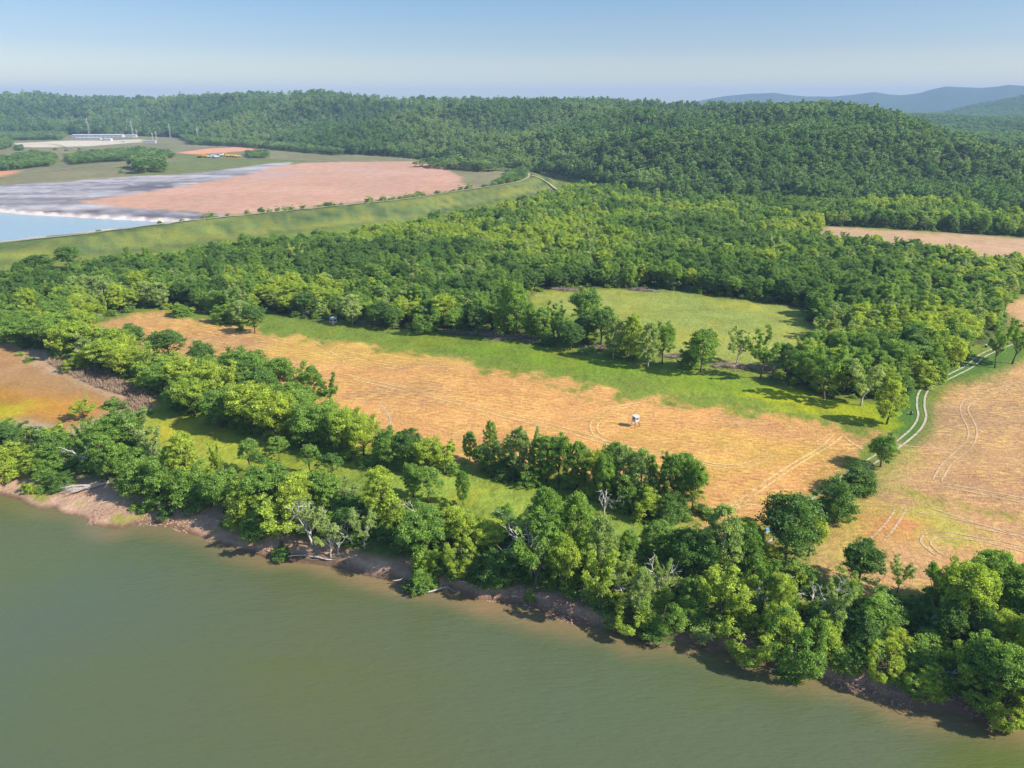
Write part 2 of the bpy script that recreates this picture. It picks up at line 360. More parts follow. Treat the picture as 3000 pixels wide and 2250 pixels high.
def H(x, y):
    x = np.asarray(x, float); y = np.asarray(y, float)
    r = np.hypot(x, y); az = np.arctan2(x, y)
    h = (fbm(x / 45, y / 45, 3, 3) - 0.5) * 0.7 * sstep(120, 220, r)
    # river, beach and bank
    near = r < 800
    hn = h[near] if h.ndim else h
    if near.any():
        X, Y = x[near], y[near]
        ds, s1 = seg_dist(X, Y, SHORE); ds = ds * s1
        dt, s2 = seg_dist(X, Y, BANK); dt = dt * s2
        wob = (fbm(X / 7, Y / 7, 11, 3) - 0.5)
        t = np.clip(ds / (np.abs(ds) + np.abs(dt) + 1e-6), 0, 1)
        bank = -2.4 + (hn + 2.4) * sstep(0, 7.5, dt + wob * 3)
        beach = -4 + 1.6 * t + wob * 0.22 * t
        hh = np.where(ds < 0, np.maximum(-4 + ds * 0.14, -9), np.where(dt < 0, beach, np.maximum(bank, -2.4)))
        h[near] = hh
    # levee, fill behind it, pond
    m = (r > 250) & (az < 0.35)
    if m.any():
        X, Y = x[m], y[m]
        d, s = seg_dist(X, Y, LEVEE); d = d * s
        d = d + (fbm(X / 30, Y / 30, 5, 3) - 0.5) * 2.0
        out = 8 * (1 - sstep(2, 34, -d)); inn = 8 - 2 * sstep(2.5, 9, d)
        hl = np.where(d < 0, np.maximum(h[m], out), inn + h[m] * 0.6 * sstep(4, 30, d))
        pd = sdf(X, Y, POND, 40)
        hl = np.where(pd > -3, hl + (3.2 - hl) * sstep(-3, 5, pd), hl)
        h[m] = hl
    # hills
    r0 = np.interp(az, FOOT[:, 0], FOOT[:, 1]); z0 = np.interp(az, FOOT[:, 0], FOOT[:, 2])
    r1 = np.interp(az, RIDGE[:, 0], RIDGE[:, 1]); r1 = np.maximum(r1, r0 * 1.45); z1 = np.interp(az, RIDGE[:, 0], RIDGE[:, 2])
    t = np.clip((r - r0) / (r1 - r0), 0, 1)
    S = 0.45 * t + 0.55 * (t * t * (3 - 2 * t))
    rid = 1 - np.abs(2 * fbm(x / 300, y / 300, 21, 3) - 1) * 2
    nz = (rid - 0.45) * 32 + (fbm(x / 75, y / 75, 31, 3) - 0.5) * 14
    A = np.sin(np.pi * np.clip(t, 0, 1)) ** 0.8 + 0.03 * t
    hh = z0 + (z1 - z0) * S + nz * A
    for ub, rb, hb, sb in ((1720, 1010, 24, 120), (2080, 830, 22, 105), (1250, 1400, 18, 130), (760, 2000, 14, 150)):
        bx, by = G(ub, 500, 0); kb = rb / math.hypot(bx, by)
        hh = hh + hb * np.exp(-((x - bx * kb) ** 2 + (y - by * kb) ** 2) / (2 * sb * sb)) * sstep(0.0, 0.15, t) * (1 - sstep(0.9, 1.05, t))
    back = np.clip((r - r1) / (0.32 * r1), 0, 1)
    hh = hh + (12 - hh) * (back * back * (3 - 2 * back))
    hm = np.interp(az, MIDR[:, 0], MIDR[:, 2]); rm = np.interp(az, MIDR[:, 0], MIDR[:, 1])
    hh2 = (hm - 12) * np.exp(-((r - rm) / 600) ** 2) * (1 + 0.0 * r) + (fbm(x / 160, y / 160, 41, 4) - 0.5) * 40 * np.exp(-((r - rm + 300) / 420) ** 2)
    hf = np.interp(az, FARR[:, 0], FARR[:, 2])
    hh3 = (hf - 12) * np.exp(-((r - 8000) / 900) ** 2) + (fbm(x / 380, y / 380, 51, 4) - 0.5) * 90 * np.exp(-((r - 7300) / 480) ** 2)
    beyond = np.maximum(hh, 12 + np.maximum(hh2, hh3)) + np.clip(fbm(x / 420, y / 420, 61, 3) - 0.36, 0, 1) * 40 * sstep(1.15, 1.6, r / r1) * (r < 4600)
    hh = np.where(r > r1 * 1.05, beyond, hh)
    h = np.where(t > 0, np.maximum(h * (1 - sstep(0, 0.05, t)), hh), h)
    return h
def Hs(x, y): return float(H(np.array([x]), np.array([y]))[0])

# ------------------------------------------------------------------ land zones
Z = lambda pts, z=0.0: P(pts, z)
FIELD_A = Z([(250, 975), (289, 955), (362, 936), (407, 922), (479, 917), (542, 927), (633, 947), (723, 970), (814, 986), (904, 995), (1000, 1006), (1136, 1029), (1316, 1057), (1452, 1084), (1588, 1112), (1723, 1139), (1859, 1163), (2000, 1190),
    (2181, 1222), (2316, 1240), (2452, 1256), (2565, 1268), (2628, 1282), (2600, 1312), (2545, 1350), (2480, 1392), (2400, 1446), (2300, 1515), (2230, 1560), (2160, 1590), (2090, 1540), (2050, 1495), (1990, 1468), (1830, 1425), (1650, 1395), (1500, 1370), (1400, 1345),
    (1300, 1325), (1180, 1300), (1080, 1270), (1000, 1235), (960, 1200), (830, 1150), (700, 1110), (560, 1070), (400, 1020), (290, 985)])
FIELD_B = Z([(2985, 1060), (2920, 1090), (2860, 1107), (2780, 1124), (2735, 1150), (2722, 1185), (2713, 1218), (2724, 1243), (2692, 1288), (2645, 1320), (2600, 1360), (2560, 1420), (2500, 1480), (2440, 1530), (2380, 1590), (2350, 1650), (2370, 1690), (2480, 1720), (2620, 1745), (2750, 1735),
    (3000, 1745), (3400, 1780), (4200, 1700), (4200, 1100), (3400, 985)])
FIELD_C = Z([(2960, 900), (2985, 870), (3060, 850), (3500, 840), (3600, 960), (3100, 990), (2975, 960)])
FIELD_D = Z([(2420, 664), (2530, 669), (2700, 679), (2850, 688), (3000, 698), (3500, 730), (3500, 850), (3000, 800), (2827, 770), (2678, 748), (2500, 728), (2380, 700)])
FIELD_E = Z([(2860, 624), (3500, 640), (3500, 668), (3000, 655), (2900, 645)])
DITCH = Z([(2560, 1425), (2640, 1432), (2700, 1446), (2760, 1458), (2830, 1474), (2900, 1492), (3000, 1515), (3300, 1580), (3300, 1602), (3000, 1532), (2900, 1512), (2820, 1492), (2740, 1472), (2640, 1450), (2570, 1442)])
MUD = Z([(-700, 960), (0, 1010), (40, 1030), (120, 1065), (175, 1090), (240, 1120), (310, 1150), (380, 1165), (370, 1200), (290, 1225), (240, 1250), (170, 1262), (90, 1240), (0, 1225), (-400, 1200)])
ALGAE = Z([(-300, 1150), (0, 1180), (80, 1178), (90, 1190), (40, 1205), (60, 1222), (0, 1222), (-300, 1200)])
REEDS = Z([(140, 1062), (175, 1052), (230, 1068), (310, 1095), (400, 1138), (450, 1160), (440, 1200), (395, 1215), (350, 1185), (385, 1166), (300, 1140), (240, 1115), (180, 1085)])
LAWN = Z([(2880, 1030), (2960, 985), (3080, 950), (3080, 1010), (2985, 1062), (2920, 1090), (2860, 1107), (2780, 1124), (2735, 1150), (2722, 1185), (2713, 1218), (2724, 1243), (2692, 1288), (2640, 1320), (2600, 1335), (2625, 1285), (2600, 1262), (2560, 1200), (2600, 1160), (2680, 1130), (2740, 1110), (2800, 1080)])
VERGE = Z([(2640, 1300), (2650, 1320), (2600, 1360), (2560, 1420), (2500, 1480), (2440, 1530), (2380, 1590), (2350, 1650), (2380, 1690), (2300, 1690), (2150, 1640), (2150, 1590), (2230, 1560), (2300, 1515), (2400, 1446), (2480, 1392), (2545, 1350), (2600, 1312)])
BRIGHT = Z([(2220, 1160), (2330, 1150), (2450, 1175), (2560, 1185), (2620, 1215), (2600, 1250), (2500, 1232), (2440, 1215), (2380, 1205), (2290, 1185)])
BRIGHT2 = Z([(1180, 985), (1500, 1015), (1700, 1045), (1900, 1085), (2150, 1110), (2330, 1130), (2330, 1165), (2150, 1150), (1950, 1120), (1700, 1085), (1500, 1050), (1250, 1010)])
MEADOW_E = Z([(1550, 862), (1620, 852), (1730, 848), (1850, 850), (2000, 855), (2100, 872), (2250, 890), (2350, 905), (2370, 950), (2350, 1020), (2200, 1060), (2050, 1065), (1950, 1040), (1800, 980), (1680, 930), (1570, 890)])
MEADOW_S = Z([(390, 1190), (480, 1180), (600, 1240), (740, 1290), (900, 1345), (1000, 1370), (1000, 1420), (850, 1400), (700, 1370), (560, 1350), (450, 1320), (380, 1250)])
MEADOW_M = Z([(1130, 1380), (1350, 1375), (1480, 1420), (1600, 1470), (1620, 1520), (1500, 1520), (1380, 1500), (1250, 1480), (1130, 1440)])
MEADOW_R = Z([(1780, 1540), (1950, 1545), (1990, 1600), (1900, 1640), (1800, 1620)])
WOOD = Z([(-900, 930), (-300, 885), (0, 852), (160, 834), (350, 800), (500, 782), (700, 752), (900, 728), (1000, 716), (1200, 680), (1400, 645), (1560, 606), (1700, 560), (1900, 590), (2300, 600), (2860, 622), (2890, 646), (3000, 660), (3500, 675), (3500, 725), (3000, 694), (2700, 676), (2530, 666), (2420, 662),
    (2380, 702), (2500, 730), (2678, 750), (2827, 772), (3000, 804), (3500, 860), (3060, 845), (2985, 868), (2960, 900), (2950, 950), (2930, 985), (2841, 1010), (2836, 1060), (2768, 1094), (2678, 1121), (2600, 1150), (2538, 1178), (2429, 1163), (2300, 1120), (2240, 1108),
    (2370, 1020), (2380, 950), (2350, 900), (2250, 888), (2100, 870), (2000, 852), (1850, 846), (1730, 845), (1620, 850), (1548, 862), (1535, 940), (1600, 978), (1700, 992), (1800, 1016), (1900, 1046), (1904, 1062), (1796, 1044), (1678, 1008), (1542, 985), (1407, 976), (1249, 967), (1158, 958), (1000, 942), (904, 935), (778, 918), (700, 935), (633, 930), (588, 922), (542, 910), (479, 905), (407, 908), (340, 925), (280, 945), (150, 955), (60, 980), (0, 985), (-700, 960)])
ASH = Z([(-900, 540), (0, 542), (200, 532), (330, 520), (500, 512), (620, 502), (800, 478), (850, 475), (870, 500), (700, 540), (560, 560), (400, 575), (260, 590), (400, 612), (560, 622), (660, 628), (600, 640), (520, 648), (452, 648), (226, 636), (0, 622), (-900, 575)], 6)
RED = Z([(235, 590), (330, 575), (430, 562), (540, 545), (620, 530), (720, 512), (800, 490), (880, 478), (1000, 474), (1180, 473), (1280, 473), (1292, 492), (1330, 506), (1352, 520), (1356, 540), (1380, 548), (1290, 565), (1180, 577), (1000, 596), (850, 615), (760, 625), (690, 628), (600, 622), (500, 615), (400, 611), (300, 602)], 6)
REDB = Z([(600, 436), (700, 431), (760, 430), (740, 440), (640, 448), (560, 452), (520, 447)], 6)
REDC = Z([(1460, 524), (1490, 520), (1500, 532), (1480, 540), (1460, 536)], 6)
REDL = Z([(-60, 505), (0, 502), (60, 500), (40, 512), (0, 518), (-60, 520)], 6)
PALEY = Z([(40, 420), (200, 412), (300, 412), (420, 408), (420, 416), (260, 428), (120, 432), (40, 430)], 6)
GREENI = Z([(500, 450), (590, 452), (700, 462), (860, 466), (900, 478), (780, 500), (640, 512), (560, 514), (420, 520), (380, 500), (520, 470)], 6)

C_ = dict(meadow=(0.155, 0.205, 0.028), field=(0.49, 0.255, 0.092), wood=(0.055, 0.065, 0.022), sand=(0.36, 0.215, 0.125))
# name, outline, colour, edge softness, edge wobble, straw, grass, wet
ZONES = [
    ('grass_meadow', None, (0.150, 0.200, 0.030), 0, 0, 0, 1, 0),
    ('grass_meadow', BRIGHT2, (0.150, 0.225, 0.020), 8, 8, 0, 0.8, 0),
    ('grass_meadow', MEADOW_E, (0.245, 0.275, 0.060), 8, 6, 0, 0.8, 0),
    ('grass_meadow', MEADOW_S, (0.260, 0.290, 0.034), 5, 4, 0, 0.8, 0),
    ('grass_meadow', MEADOW_M, (0.220, 0.290, 0.045), 5, 4, 0, 0.9, 0),
    ('grass_meadow', MEADOW_R, (0.200, 0.280, 0.045), 5, 4, 0, 0.6, 0),
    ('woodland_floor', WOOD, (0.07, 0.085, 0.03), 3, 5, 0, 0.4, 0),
    ('field', FIELD_A, (0.46, 0.250, 0.088), 3.5, 9, 1, 0, 0),
    ('field', FIELD_B, (0.43, 0.250, 0.118), 4, 4, 0.85, 0.15, 0),
    ('field', FIELD_C, (0.45, 0.28, 0.14), 3, 3, 0.5, 0, 0),
    ('field', FIELD_D, (0.42, 0.27, 0.16), 3, 2, 0.25, 0, 0),
    ('grass_meadow', FIELD_E, (0.32, 0.31, 0.09), 3, 2, 0, 0.5, 0),
    ('grass_meadow', DITCH, (0.22, 0.22, 0.035), 2.0, 3, 0, 1, 0),
    ('grass_meadow', LAWN, (0.075, 0.150, 0.022), 2.5, 2, 0, 0.35, 0),
    ('grass_meadow', VERGE, (0.170, 0.185, 0.040), 2.5, 2, 0.2, 0.5, 0),
    ('grass_meadow', BRIGHT, (0.26, 0.30, 0.012), 4, 6, 0, 0.5, 0),
    ('field', Z([(2380, 1640), (2440, 1530), (2540, 1470), (2640, 1462), (2760, 1510), (2860, 1555), (2780, 1570), (2640, 1550), (2560, 1560), (2500, 1640)]), (0.34, 0.30, 0.06), 6, 8, 0.5, 0.5, 0),
    ('field', Z([(2550, 1530), (2600, 1512), (2660, 1530), (2640, 1560), (2560, 1570)]), (0.40, 0.17, 0.07), 5, 4, 0.4, 0, 0),
    ('field', Z([(2600, 1340), (2660, 1330), (2640, 1380), (2590, 1430), (2550, 1440)]), (0.30, 0.27, 0.07), 5, 6, 0.4, 0.5, 0),
    ('mud_rim', MUD, (0.40, 0.30, 0.20), 2, 3, 0, 0.2, 0),
    ('mudflat', MUD, (0.33, 0.195, 0.085), 3, 3, 0, 0, 0.3),
    ('mudflat', Z([(-200, 1130), (60, 1135), (200, 1165), (280, 1190), (240, 1225), (110, 1228), (-200, 1210)]), (0.40, 0.20, 0.035), 7, 4, 0, 0, 0.3),
    ('mudflat', ALGAE, (0.36, 0.30, 0.018), 3, 3, 0, 0, 0.2),
    ('mudflat', REEDS, (0.34, 0.235, 0.15), 2, 2, 0.3, 0, 0),
]
def zone_colours(x, y):
    n = len(x); col = np.zeros((n, 3)); st = np.zeros(n); gr = np.ones(n); we = np.zeros(n); zid = np.zeros(n, int)
    best = np.zeros(n)
    r = np.hypot(x, y); az = np.arctan2(x, y)
    nz = fbm(x / 9, y / 9, 61, 4) - 0.5; nb = fbm(x / 60, y / 60, 71, 4) - 0.5; nf = fbm(x / 2.2, y / 2.2, 65, 2) - 0.5
    names = []
    def lay(name, w, c, a, b, d, k=None):
        nonlocal col, st, gr, we, zid
        c = np.asarray(c, float); c = c if c.ndim == 2 else np.broadcast_to(c, (n, 3))
        if name not in names: names.append(name)
        W = w[:, None]; col = col * (1 - W) + c * W
        st = st * (1 - w) + a * w; gr = gr * (1 - w) + b * w; we = we * (1 - w) + d * w
        zid = np.where(w > 0.5, names.index(name), zid)
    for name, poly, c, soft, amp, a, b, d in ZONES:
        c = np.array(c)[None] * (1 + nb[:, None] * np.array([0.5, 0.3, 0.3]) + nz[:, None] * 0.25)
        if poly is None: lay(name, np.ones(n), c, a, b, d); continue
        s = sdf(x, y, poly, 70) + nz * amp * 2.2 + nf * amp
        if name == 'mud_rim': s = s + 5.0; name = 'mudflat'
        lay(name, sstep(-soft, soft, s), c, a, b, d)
    # large brown and grey-mauve patches across the long field and its neighbour
    fw = np.clip(st, 0, 1)
    g1 = sstep(0.02, 0.16, fbm(x / 34 + 3, y / 20, 77, 4) - 0.5) * fw * 0.45
    col = col * (1 - g1[:, None]) + np.array([0.29, 0.17, 0.10]) * g1[:, None]
    g2 = sstep(0.05, 0.2, fbm(x / 50, y / 26, 79, 4) - 0.5) * fw * 0.4
    col = col * (1 - g2[:, None]) + np.array([0.46, 0.33, 0.05]) * g2[:, None]
    # bare strip along the field's far edge and worn soil
    # river side
    m = r < 800
    ds = np.full(n, 500.0); dt = np.full(n, 500.0)
    d1, s1 = seg_dist(x[m], y[m], SHORE); ds[m] = d1 * s1
    d2, s2 = seg_dist(x[m], y[m], BANK); dt[m] = d2 * s2
    vg = (0.085, 0.12, 0.03)
    lay('riverbank', sstep(16, 9, dt + nz * 6) * (dt > -50), np.array(vg)[None] * (1 + nz[:, None]), 0, 0.8, 0)
    sandc = np.array([0.41, 0.265, 0.175])[None] * (1 + nz[:, None] * 0.35 + nf[:, None] * 0.3)
    lay('sand_bank', sstep(3.6, 1.2, dt + nz * 4), sandc, 0, 0, 0)
    wetc = np.array([0.15, 0.095, 0.055])[None] * (1 + nf[:, None] * 0.4)
    lay('sand_bank', 0.85 * sstep(1.7, 0.3, ds + nz * 2.4), wetc, 0, 0, 0.9)
    alg = sstep(0.02, 0.10, fbm(x / 6, y / 6, 83, 3) - 0.52) * sstep(1, 2.2, ds) * sstep(-1.5, -3, dt) * (x < -60)
    lay('sand_bank', alg * 0.75, np.array([0.24, 0.27, 0.03]), 0, 0.2, 0.2)
    # levee
    m = (r > 250) & (az < 0.35); d = np.full(n, -500.0)
    a, b = seg_dist(x[m], y[m], LEVEE); d[m] = a * b
    band = fbm(x / 28, d / 5.0, 85, 4) - 0.5
    lv = np.array([0.110, 0.140, 0.042])[None] * (1 + band[:, None] * np.array([2.2, 1.5, 0.6]) + nb[:, None] * 0.6)
    lay('levee', sstep(-49, -42, d) * sstep(8, 6, d), lv, 0, 0.8, 0)
    y2 = sstep(0.0, 0.14, fbm(x / 40, d / 7.0, 87, 3) - 0.5) * sstep(-49, -42, d) * sstep(-2, -6, d)
    lay('levee', y2 * 0.5, np.array([0.200, 0.215, 0.035]), 0, 0.5, 0)
    inn = sstep(5, 8, d)
    ol = np.array([0.185, 0.175, 0.09])[None] * (1 + nb[:, None] * np.array([0.6, 0.4, 0.4]) + nz[:, None] * 0.3)
    lay('waste_ground', inn, ol, 0, 0.3, 0)
    lay('waste_ground', inn * sstep(-15, 15, sdf(x, y, GREENI, 70)), np.array([0.14, 0.165, 0.06])[None] * (1 + nz[:, None] * 0.5), 0, 0.6, 0)
    sa = fbm(x / 60 + y / 300, y / 12 - x / 90, 91, 4) - 0.5
    ashc = np.array([0.28, 0.265, 0.275])[None] * (1 + nb[:, None] * 0.6)
    lay('ash_flat', inn * sstep(-3, 3, sdf(x, y, ASH, 70) + nz * 8), ashc, 0, 0, 0)
    ain = inn * sstep(-2, 3, sdf(x, y, ASH, 70))
    lay('ash_flat', ain * sstep(0.07, 0.14, sa) * 0.55, np.array([0.12, 0.11, 0.13]), 0, 0, 0.2)
    lay('ash_flat', ain * sstep(-0.06, -0.2, sa) * 0.5, np.array([0.52, 0.48, 0.47]), 0, 0, 0)
    for dkp in ([(350, 548), (430, 536), (530, 532), (520, 546), (440, 560), (370, 560)], [(380, 628), (520, 621), (640, 625), (600, 640), (500, 645), (400, 638)], [(140, 620), (190, 608), (240, 602), (235, 610), (170, 626)], [(210, 626), (270, 612), (330, 608), (300, 620), (230, 632)]):
        dd_ = sdf(x, y, P(dkp, 6), 70); st_ = fbm(x / 70, y / 9, 97, 3) - 0.5
        lay('ash_flat', inn * sstep(-5, 5, dd_ + nz * 10) * sstep(-0.12, 0.06, st_) * 0.85, np.array([0.09, 0.085, 0.10]), 0, 0, 0.2)
    rc = np.array([0.44, 0.26, 0.18])[None] * (1 + nb[:, None] * np.array([0.25, 0.3, 0.35]))
    sr = sdf(x, y, RED, 200)
    rc = rc * (1 + 0.10 * (fbm(x / 40, y / 8, 93, 3) - 0.5))[:, None]
    lay('red_soil', inn * sstep(-3, 3, sr + nz * 7), rc, 0, 0, 0)
    gmix = sstep(0.02, 0.2, fbm(x / 90, y / 45, 95, 3) - 0.5) * inn * sstep(-2, 20, sr)
    lay('red_soil', gmix * 0.45, np.array([0.40, 0.31, 0.30]), 0, 0, 0)
    for pz, c in ((REDB, (0.55, 0.27, 0.17)), (REDC, (0.55, 0.27, 0.15)), (REDL, (0.5, 0.24, 0.13))):
        lay('red_soil', inn * sstep(-6, 6, sdf(x, y, pz, 70) + nz * 6), np.array(c), 0, 0, 0)
    lay('waste_ground', inn * sstep(-6, 6, sdf(x, y, PALEY, 70) + nz * 12), np.array([0.50, 0.44, 0.34]), 0, 0, 0)
    pd = sdf(x, y, POND, 30)
    lay('pond_shore', inn * sstep(-5, -3, pd + nz * 3) * (d > 14), np.array([0.58, 0.50, 0.44]), 0, 0, 0)
    # hills
    r0 = np.interp(az, FOOT[:, 0], FOOT[:, 1])
    hw = sstep(-5, 25, r - r0)
    hc = np.array([0.045, 0.06, 0.02])[None] * (1 + nz[:, None] * 0.5)
    lay('hills', hw, hc, 0, 0.3, 0)
    return col, st, gr, we, zid, names, ds

# ------------------------------------------------------------------ the terrain sheet (finer where it is nearer)
def build_land():
    rr = []; r = 42.0
    while r < 10500:
        rr.append(r)
        flat = (r * r + CZ * CZ) / (CZ * F3) * 6.0
        step = flat if r < 560 else min(flat, 11.0 + max(0, r - 1500) * 0.010)
        r += step
    rr = np.array(rr)
    azs = np.concatenate([np.linspace(-80, -46, 60, endpoint=False), np.arange(-46, 46, 0.165), np.linspace(46, 80, 60)]) * math.pi / 180
    A, R = np.meshgrid(azs, rr)
    X = (R * np.sin(A)).ravel(); Y = (R * np.cos(A)).ravel()
    Zz = H(X, Y)
    col, st, gr, we, zid, names, ds = zone_colours(X, Y)
    # small clods and tussocks, so that the sheet is not glass-flat
    Zz = Zz + (fbm(X / 1.7, Y / 1.7, 101, 2) - 0.5) * 0.35 * gr * (ds > 6) * (np.hypot(X, Y) < 700)
    nr, na = len(rr), len(azs)
    idx = np.arange(nr * na).reshape(nr, na)
    q = np.stack([idx[:-1, :-1], idx[:-1, 1:], idx[1:, 1:], idx[1:, :-1]], -1).reshape(-1, 4)
    V = np.stack([X, Y, Zz], -1)
    q = q[:, ::-1]                                              # counter-clockwise seen from above
    # smooth normals of the whole sheet, so that zone borders do not show
    e1 = V[q[:, 1]] - V[q[:, 0]]; e2 = V[q[:, 3]] - V[q[:, 0]]; fn = np.cross(e1, e2)
    N = np.zeros_like(V)
    for k in range(4): np.add.at(N, q[:, k], fn)
    N /= np.linalg.norm(N, axis=1)[:, None] + 1e-12
    far = np.hypot(X, Y) > np.where(np.arctan2(X, Y) > 0.25, 1700, 3300)
    zone_f = zid[q[:, 0]]
    farf = far[q[:, 0]]
    labels = list(names) + ['far_mountains']
    zone_f = np.where(farf, len(labels) - 1, zone_f)
    for k, nm in enumerate(labels):
        sel = np.where(zone_f == k)[0]
        if not len(sel): continue
        used, inv = np.unique(q[sel].ravel(), return_inverse=True)
        me = np_mesh(nm, V[used], inv.reshape(-1, 4), M_HILL if nm == 'far_mountains' else M_LAND)
        a = me.attributes.new('ground_colour', 'FLOAT_COLOR', 'POINT')
        a.data.foreach_set('color', np.c_[np.clip(col[used], 0, 1), np.ones(len(used))].astype(np.float32).ravel())
        for an, ar in (('straw', st), ('grass', gr), ('wet', we)):
            a = me.attributes.new(an, 'FLOAT', 'POINT'); a.data.foreach_set('value', np.clip(ar[used], 0, 1).astype(np.float32))
        me.normals_split_custom_set_from_vertices(N[used])
        tag(mesh_obj(nm, me), kind='structure')
build_land()

def water_sheet(name, X, Y, z, sh, mat):
    nr, na = X.shape; idx = np.arange(nr * na).reshape(nr, na)
    q = np.stack([idx[:-1, :-1], idx[:-1, 1:], idx[1:, 1:], idx[1:, :-1]], -1).reshape(-1, 4)
    V = np.stack([X.ravel(), Y.ravel(), np.full(X.size, z)], -1)
    me = np_mesh(name, V, q, mat)
    a = me.attributes.new('shallow', 'FLOAT', 'POINT'); a.data.foreach_set('value', sh.ravel().astype(np.float32))
    return tag(mesh_obj(name, me), kind='structure')
gx, gy = np.meshgrid(np.concatenate([np.linspace(-3000, -400, 30), np.arange(-396, 300, 1.6), np.linspace(302, 2500, 30)]), np.concatenate([np.linspace(-3000, -60, 30), np.arange(-56, 320, 1.6)]))
dd, ss = seg_dist(gx.ravel(), gy.ravel(), SHORE); dd = dd * ss
wn_ = fbm(gx.ravel() / 14, gy.ravel() / 14, 111, 3) - 0.5
sh = sstep(-6, -0.3, dd + wn_ * 6) * 0.75 * np.clip(0.55 + (gx.ravel() + 90) / 110, 0.35, 1)
water_sheet('river', gx, gy, -4.0, sh.reshape(gx.shape), M_WATER)
me = bpy.data.meshes.new('pond'); pp = POND
me.from_pydata([(x, y, 4.7) for x, y in pp], [], [list(range(len(pp)))]); me.materials.append(M_POND); me.update()
if me.polygons[0].normal.z < 0: me.flip_normals()
tag(mesh_obj('pond', me), kind='structure')

# ------------------------------------------------------------------ tracks
def smooth_line(pts, step=1.2):
    """Catmull-Rom through plan points"""
    pts = [np.array(p) for p in pts]; p = [2 * pts[0] - pts[1]] + pts + [2 * pts[-1] - pts[-2]]; out = []
    for i in range(1, len(p) - 2):
        L = np.linalg.norm(p[i + 1] - p[i]); n = max(2, int(L / step))
        for k in range(n):
            t = k / n
            out.append(0.5 * ((2 * p[i]) + (p[i + 1] - p[i - 1]) * t + (2 * p[i - 1] - 5 * p[i] + 4 * p[i + 1] - p[i + 2]) * t * t + (-p[i - 1] + 3 * p[i] - 3 * p[i + 1] + p[i + 2]) * t ** 3))
    out.append(p[-2]); return np.array(out)
def offset_line(L, d):
    T = np.gradient(L, axis=0); T /= np.linalg.norm(T, axis=1)[:, None] + 1e-9
    return L + np.stack([-T[:, 1], T[:, 0]], -1) * d
def ribbon_mesh(L, w, lift, seed, rag=0.35):
    T = np.gradient(L, axis=0); T /= np.linalg.norm(T, axis=1)[:, None] + 1e-9
    Nn = np.stack([-T[:, 1], T[:, 0]], -1); s = np.cumsum(np.r_[0, np.linalg.norm(np.diff(L, axis=0), axis=1)])
    wa = w / 2 * (1 + rag * 2 * (vnoise(s / 1.5, s * 0, seed) - 0.5)); wb = w / 2 * (1 + rag * 2 * (vnoise(s / 1.5, s * 0, seed + 5) - 0.5))
    wa[0] = wb[0] = wa[-1] = wb[-1] = w * 0.1
    a = L + Nn * wa[:, None]; b = L - Nn * wb[:, None]
    V = np.vstack([np.c_[a, H(a[:, 0], a[:, 1]) + lift], np.c_[b, H(b[:, 0], b[:, 1]) + lift]]); n = len(L)
    q = np.array([(i, i + n, i + n + 1, i + 1) for i in range(n - 1)])
    return V, q
def track_mat(name, col, gap):
    m, nt, out = new_mat(name); p = principled(nt, out, 0.95, 0.1)
    geo = node(nt, 'ShaderNodeNewGeometry'); nz = noise(nt, 1.3, 4, 0.7, geo.outputs['Position']); n2 = noise(nt, 0.12, 3, 0.6, geo.outputs['Position'])
    c = mixc(nt, 1.0, col, mapr(nt, nz, 0.3, 0.7, 0.7, 1.25), 'MULTIPLY'); nt.links.new(c, p.inputs['Base Color'])
    tb = node(nt, 'ShaderNodeBsdfTransparent'); ms = node(nt, 'ShaderNodeMixShader')
    f = mth(nt, 'ADD', mapr(nt, nz, 0.20, 0.50), mapr(nt, n2, 0.35, 0.6, -gap, 0.35))
    f2 = node(nt, 'ShaderNodeMath', operation='MULTIPLY', use_clamp=True); nt.links.new(f, f2.inputs[0]); f2.inputs[1].default_value = 0.9
    nt.links.new(f2.outputs[0], ms.inputs[0]); nt.links.new(tb.outputs[0], ms.inputs[1]); nt.links.new(p.outputs[0], ms.inputs[2]); nt.links.new(ms.outputs[0], out.inputs['Surface'])
    return m
M_TYRE = track_mat('tyre_mark', (0.56, 0.38, 0.15), 0.3); M_RUT = track_mat('gravel_rut', (0.42, 0.38, 0.27), 0.0)
M_TYRED = track_mat('tyre_mark_pale', (0.48, 0.33, 0.18), 0.3)
def tracks(lines, w, mat, name, lift=0.07):
    for i, ln in enumerate(lines):
        L = smooth_line([G(u, v) for u, v in ln]); V, q = ribbon_mesh(L, w, lift, i * 13 + 3, 0.12)
        tag(mesh_obj(name, np_mesh(name, V, q[:, ::-1], mat)), kind='structure')
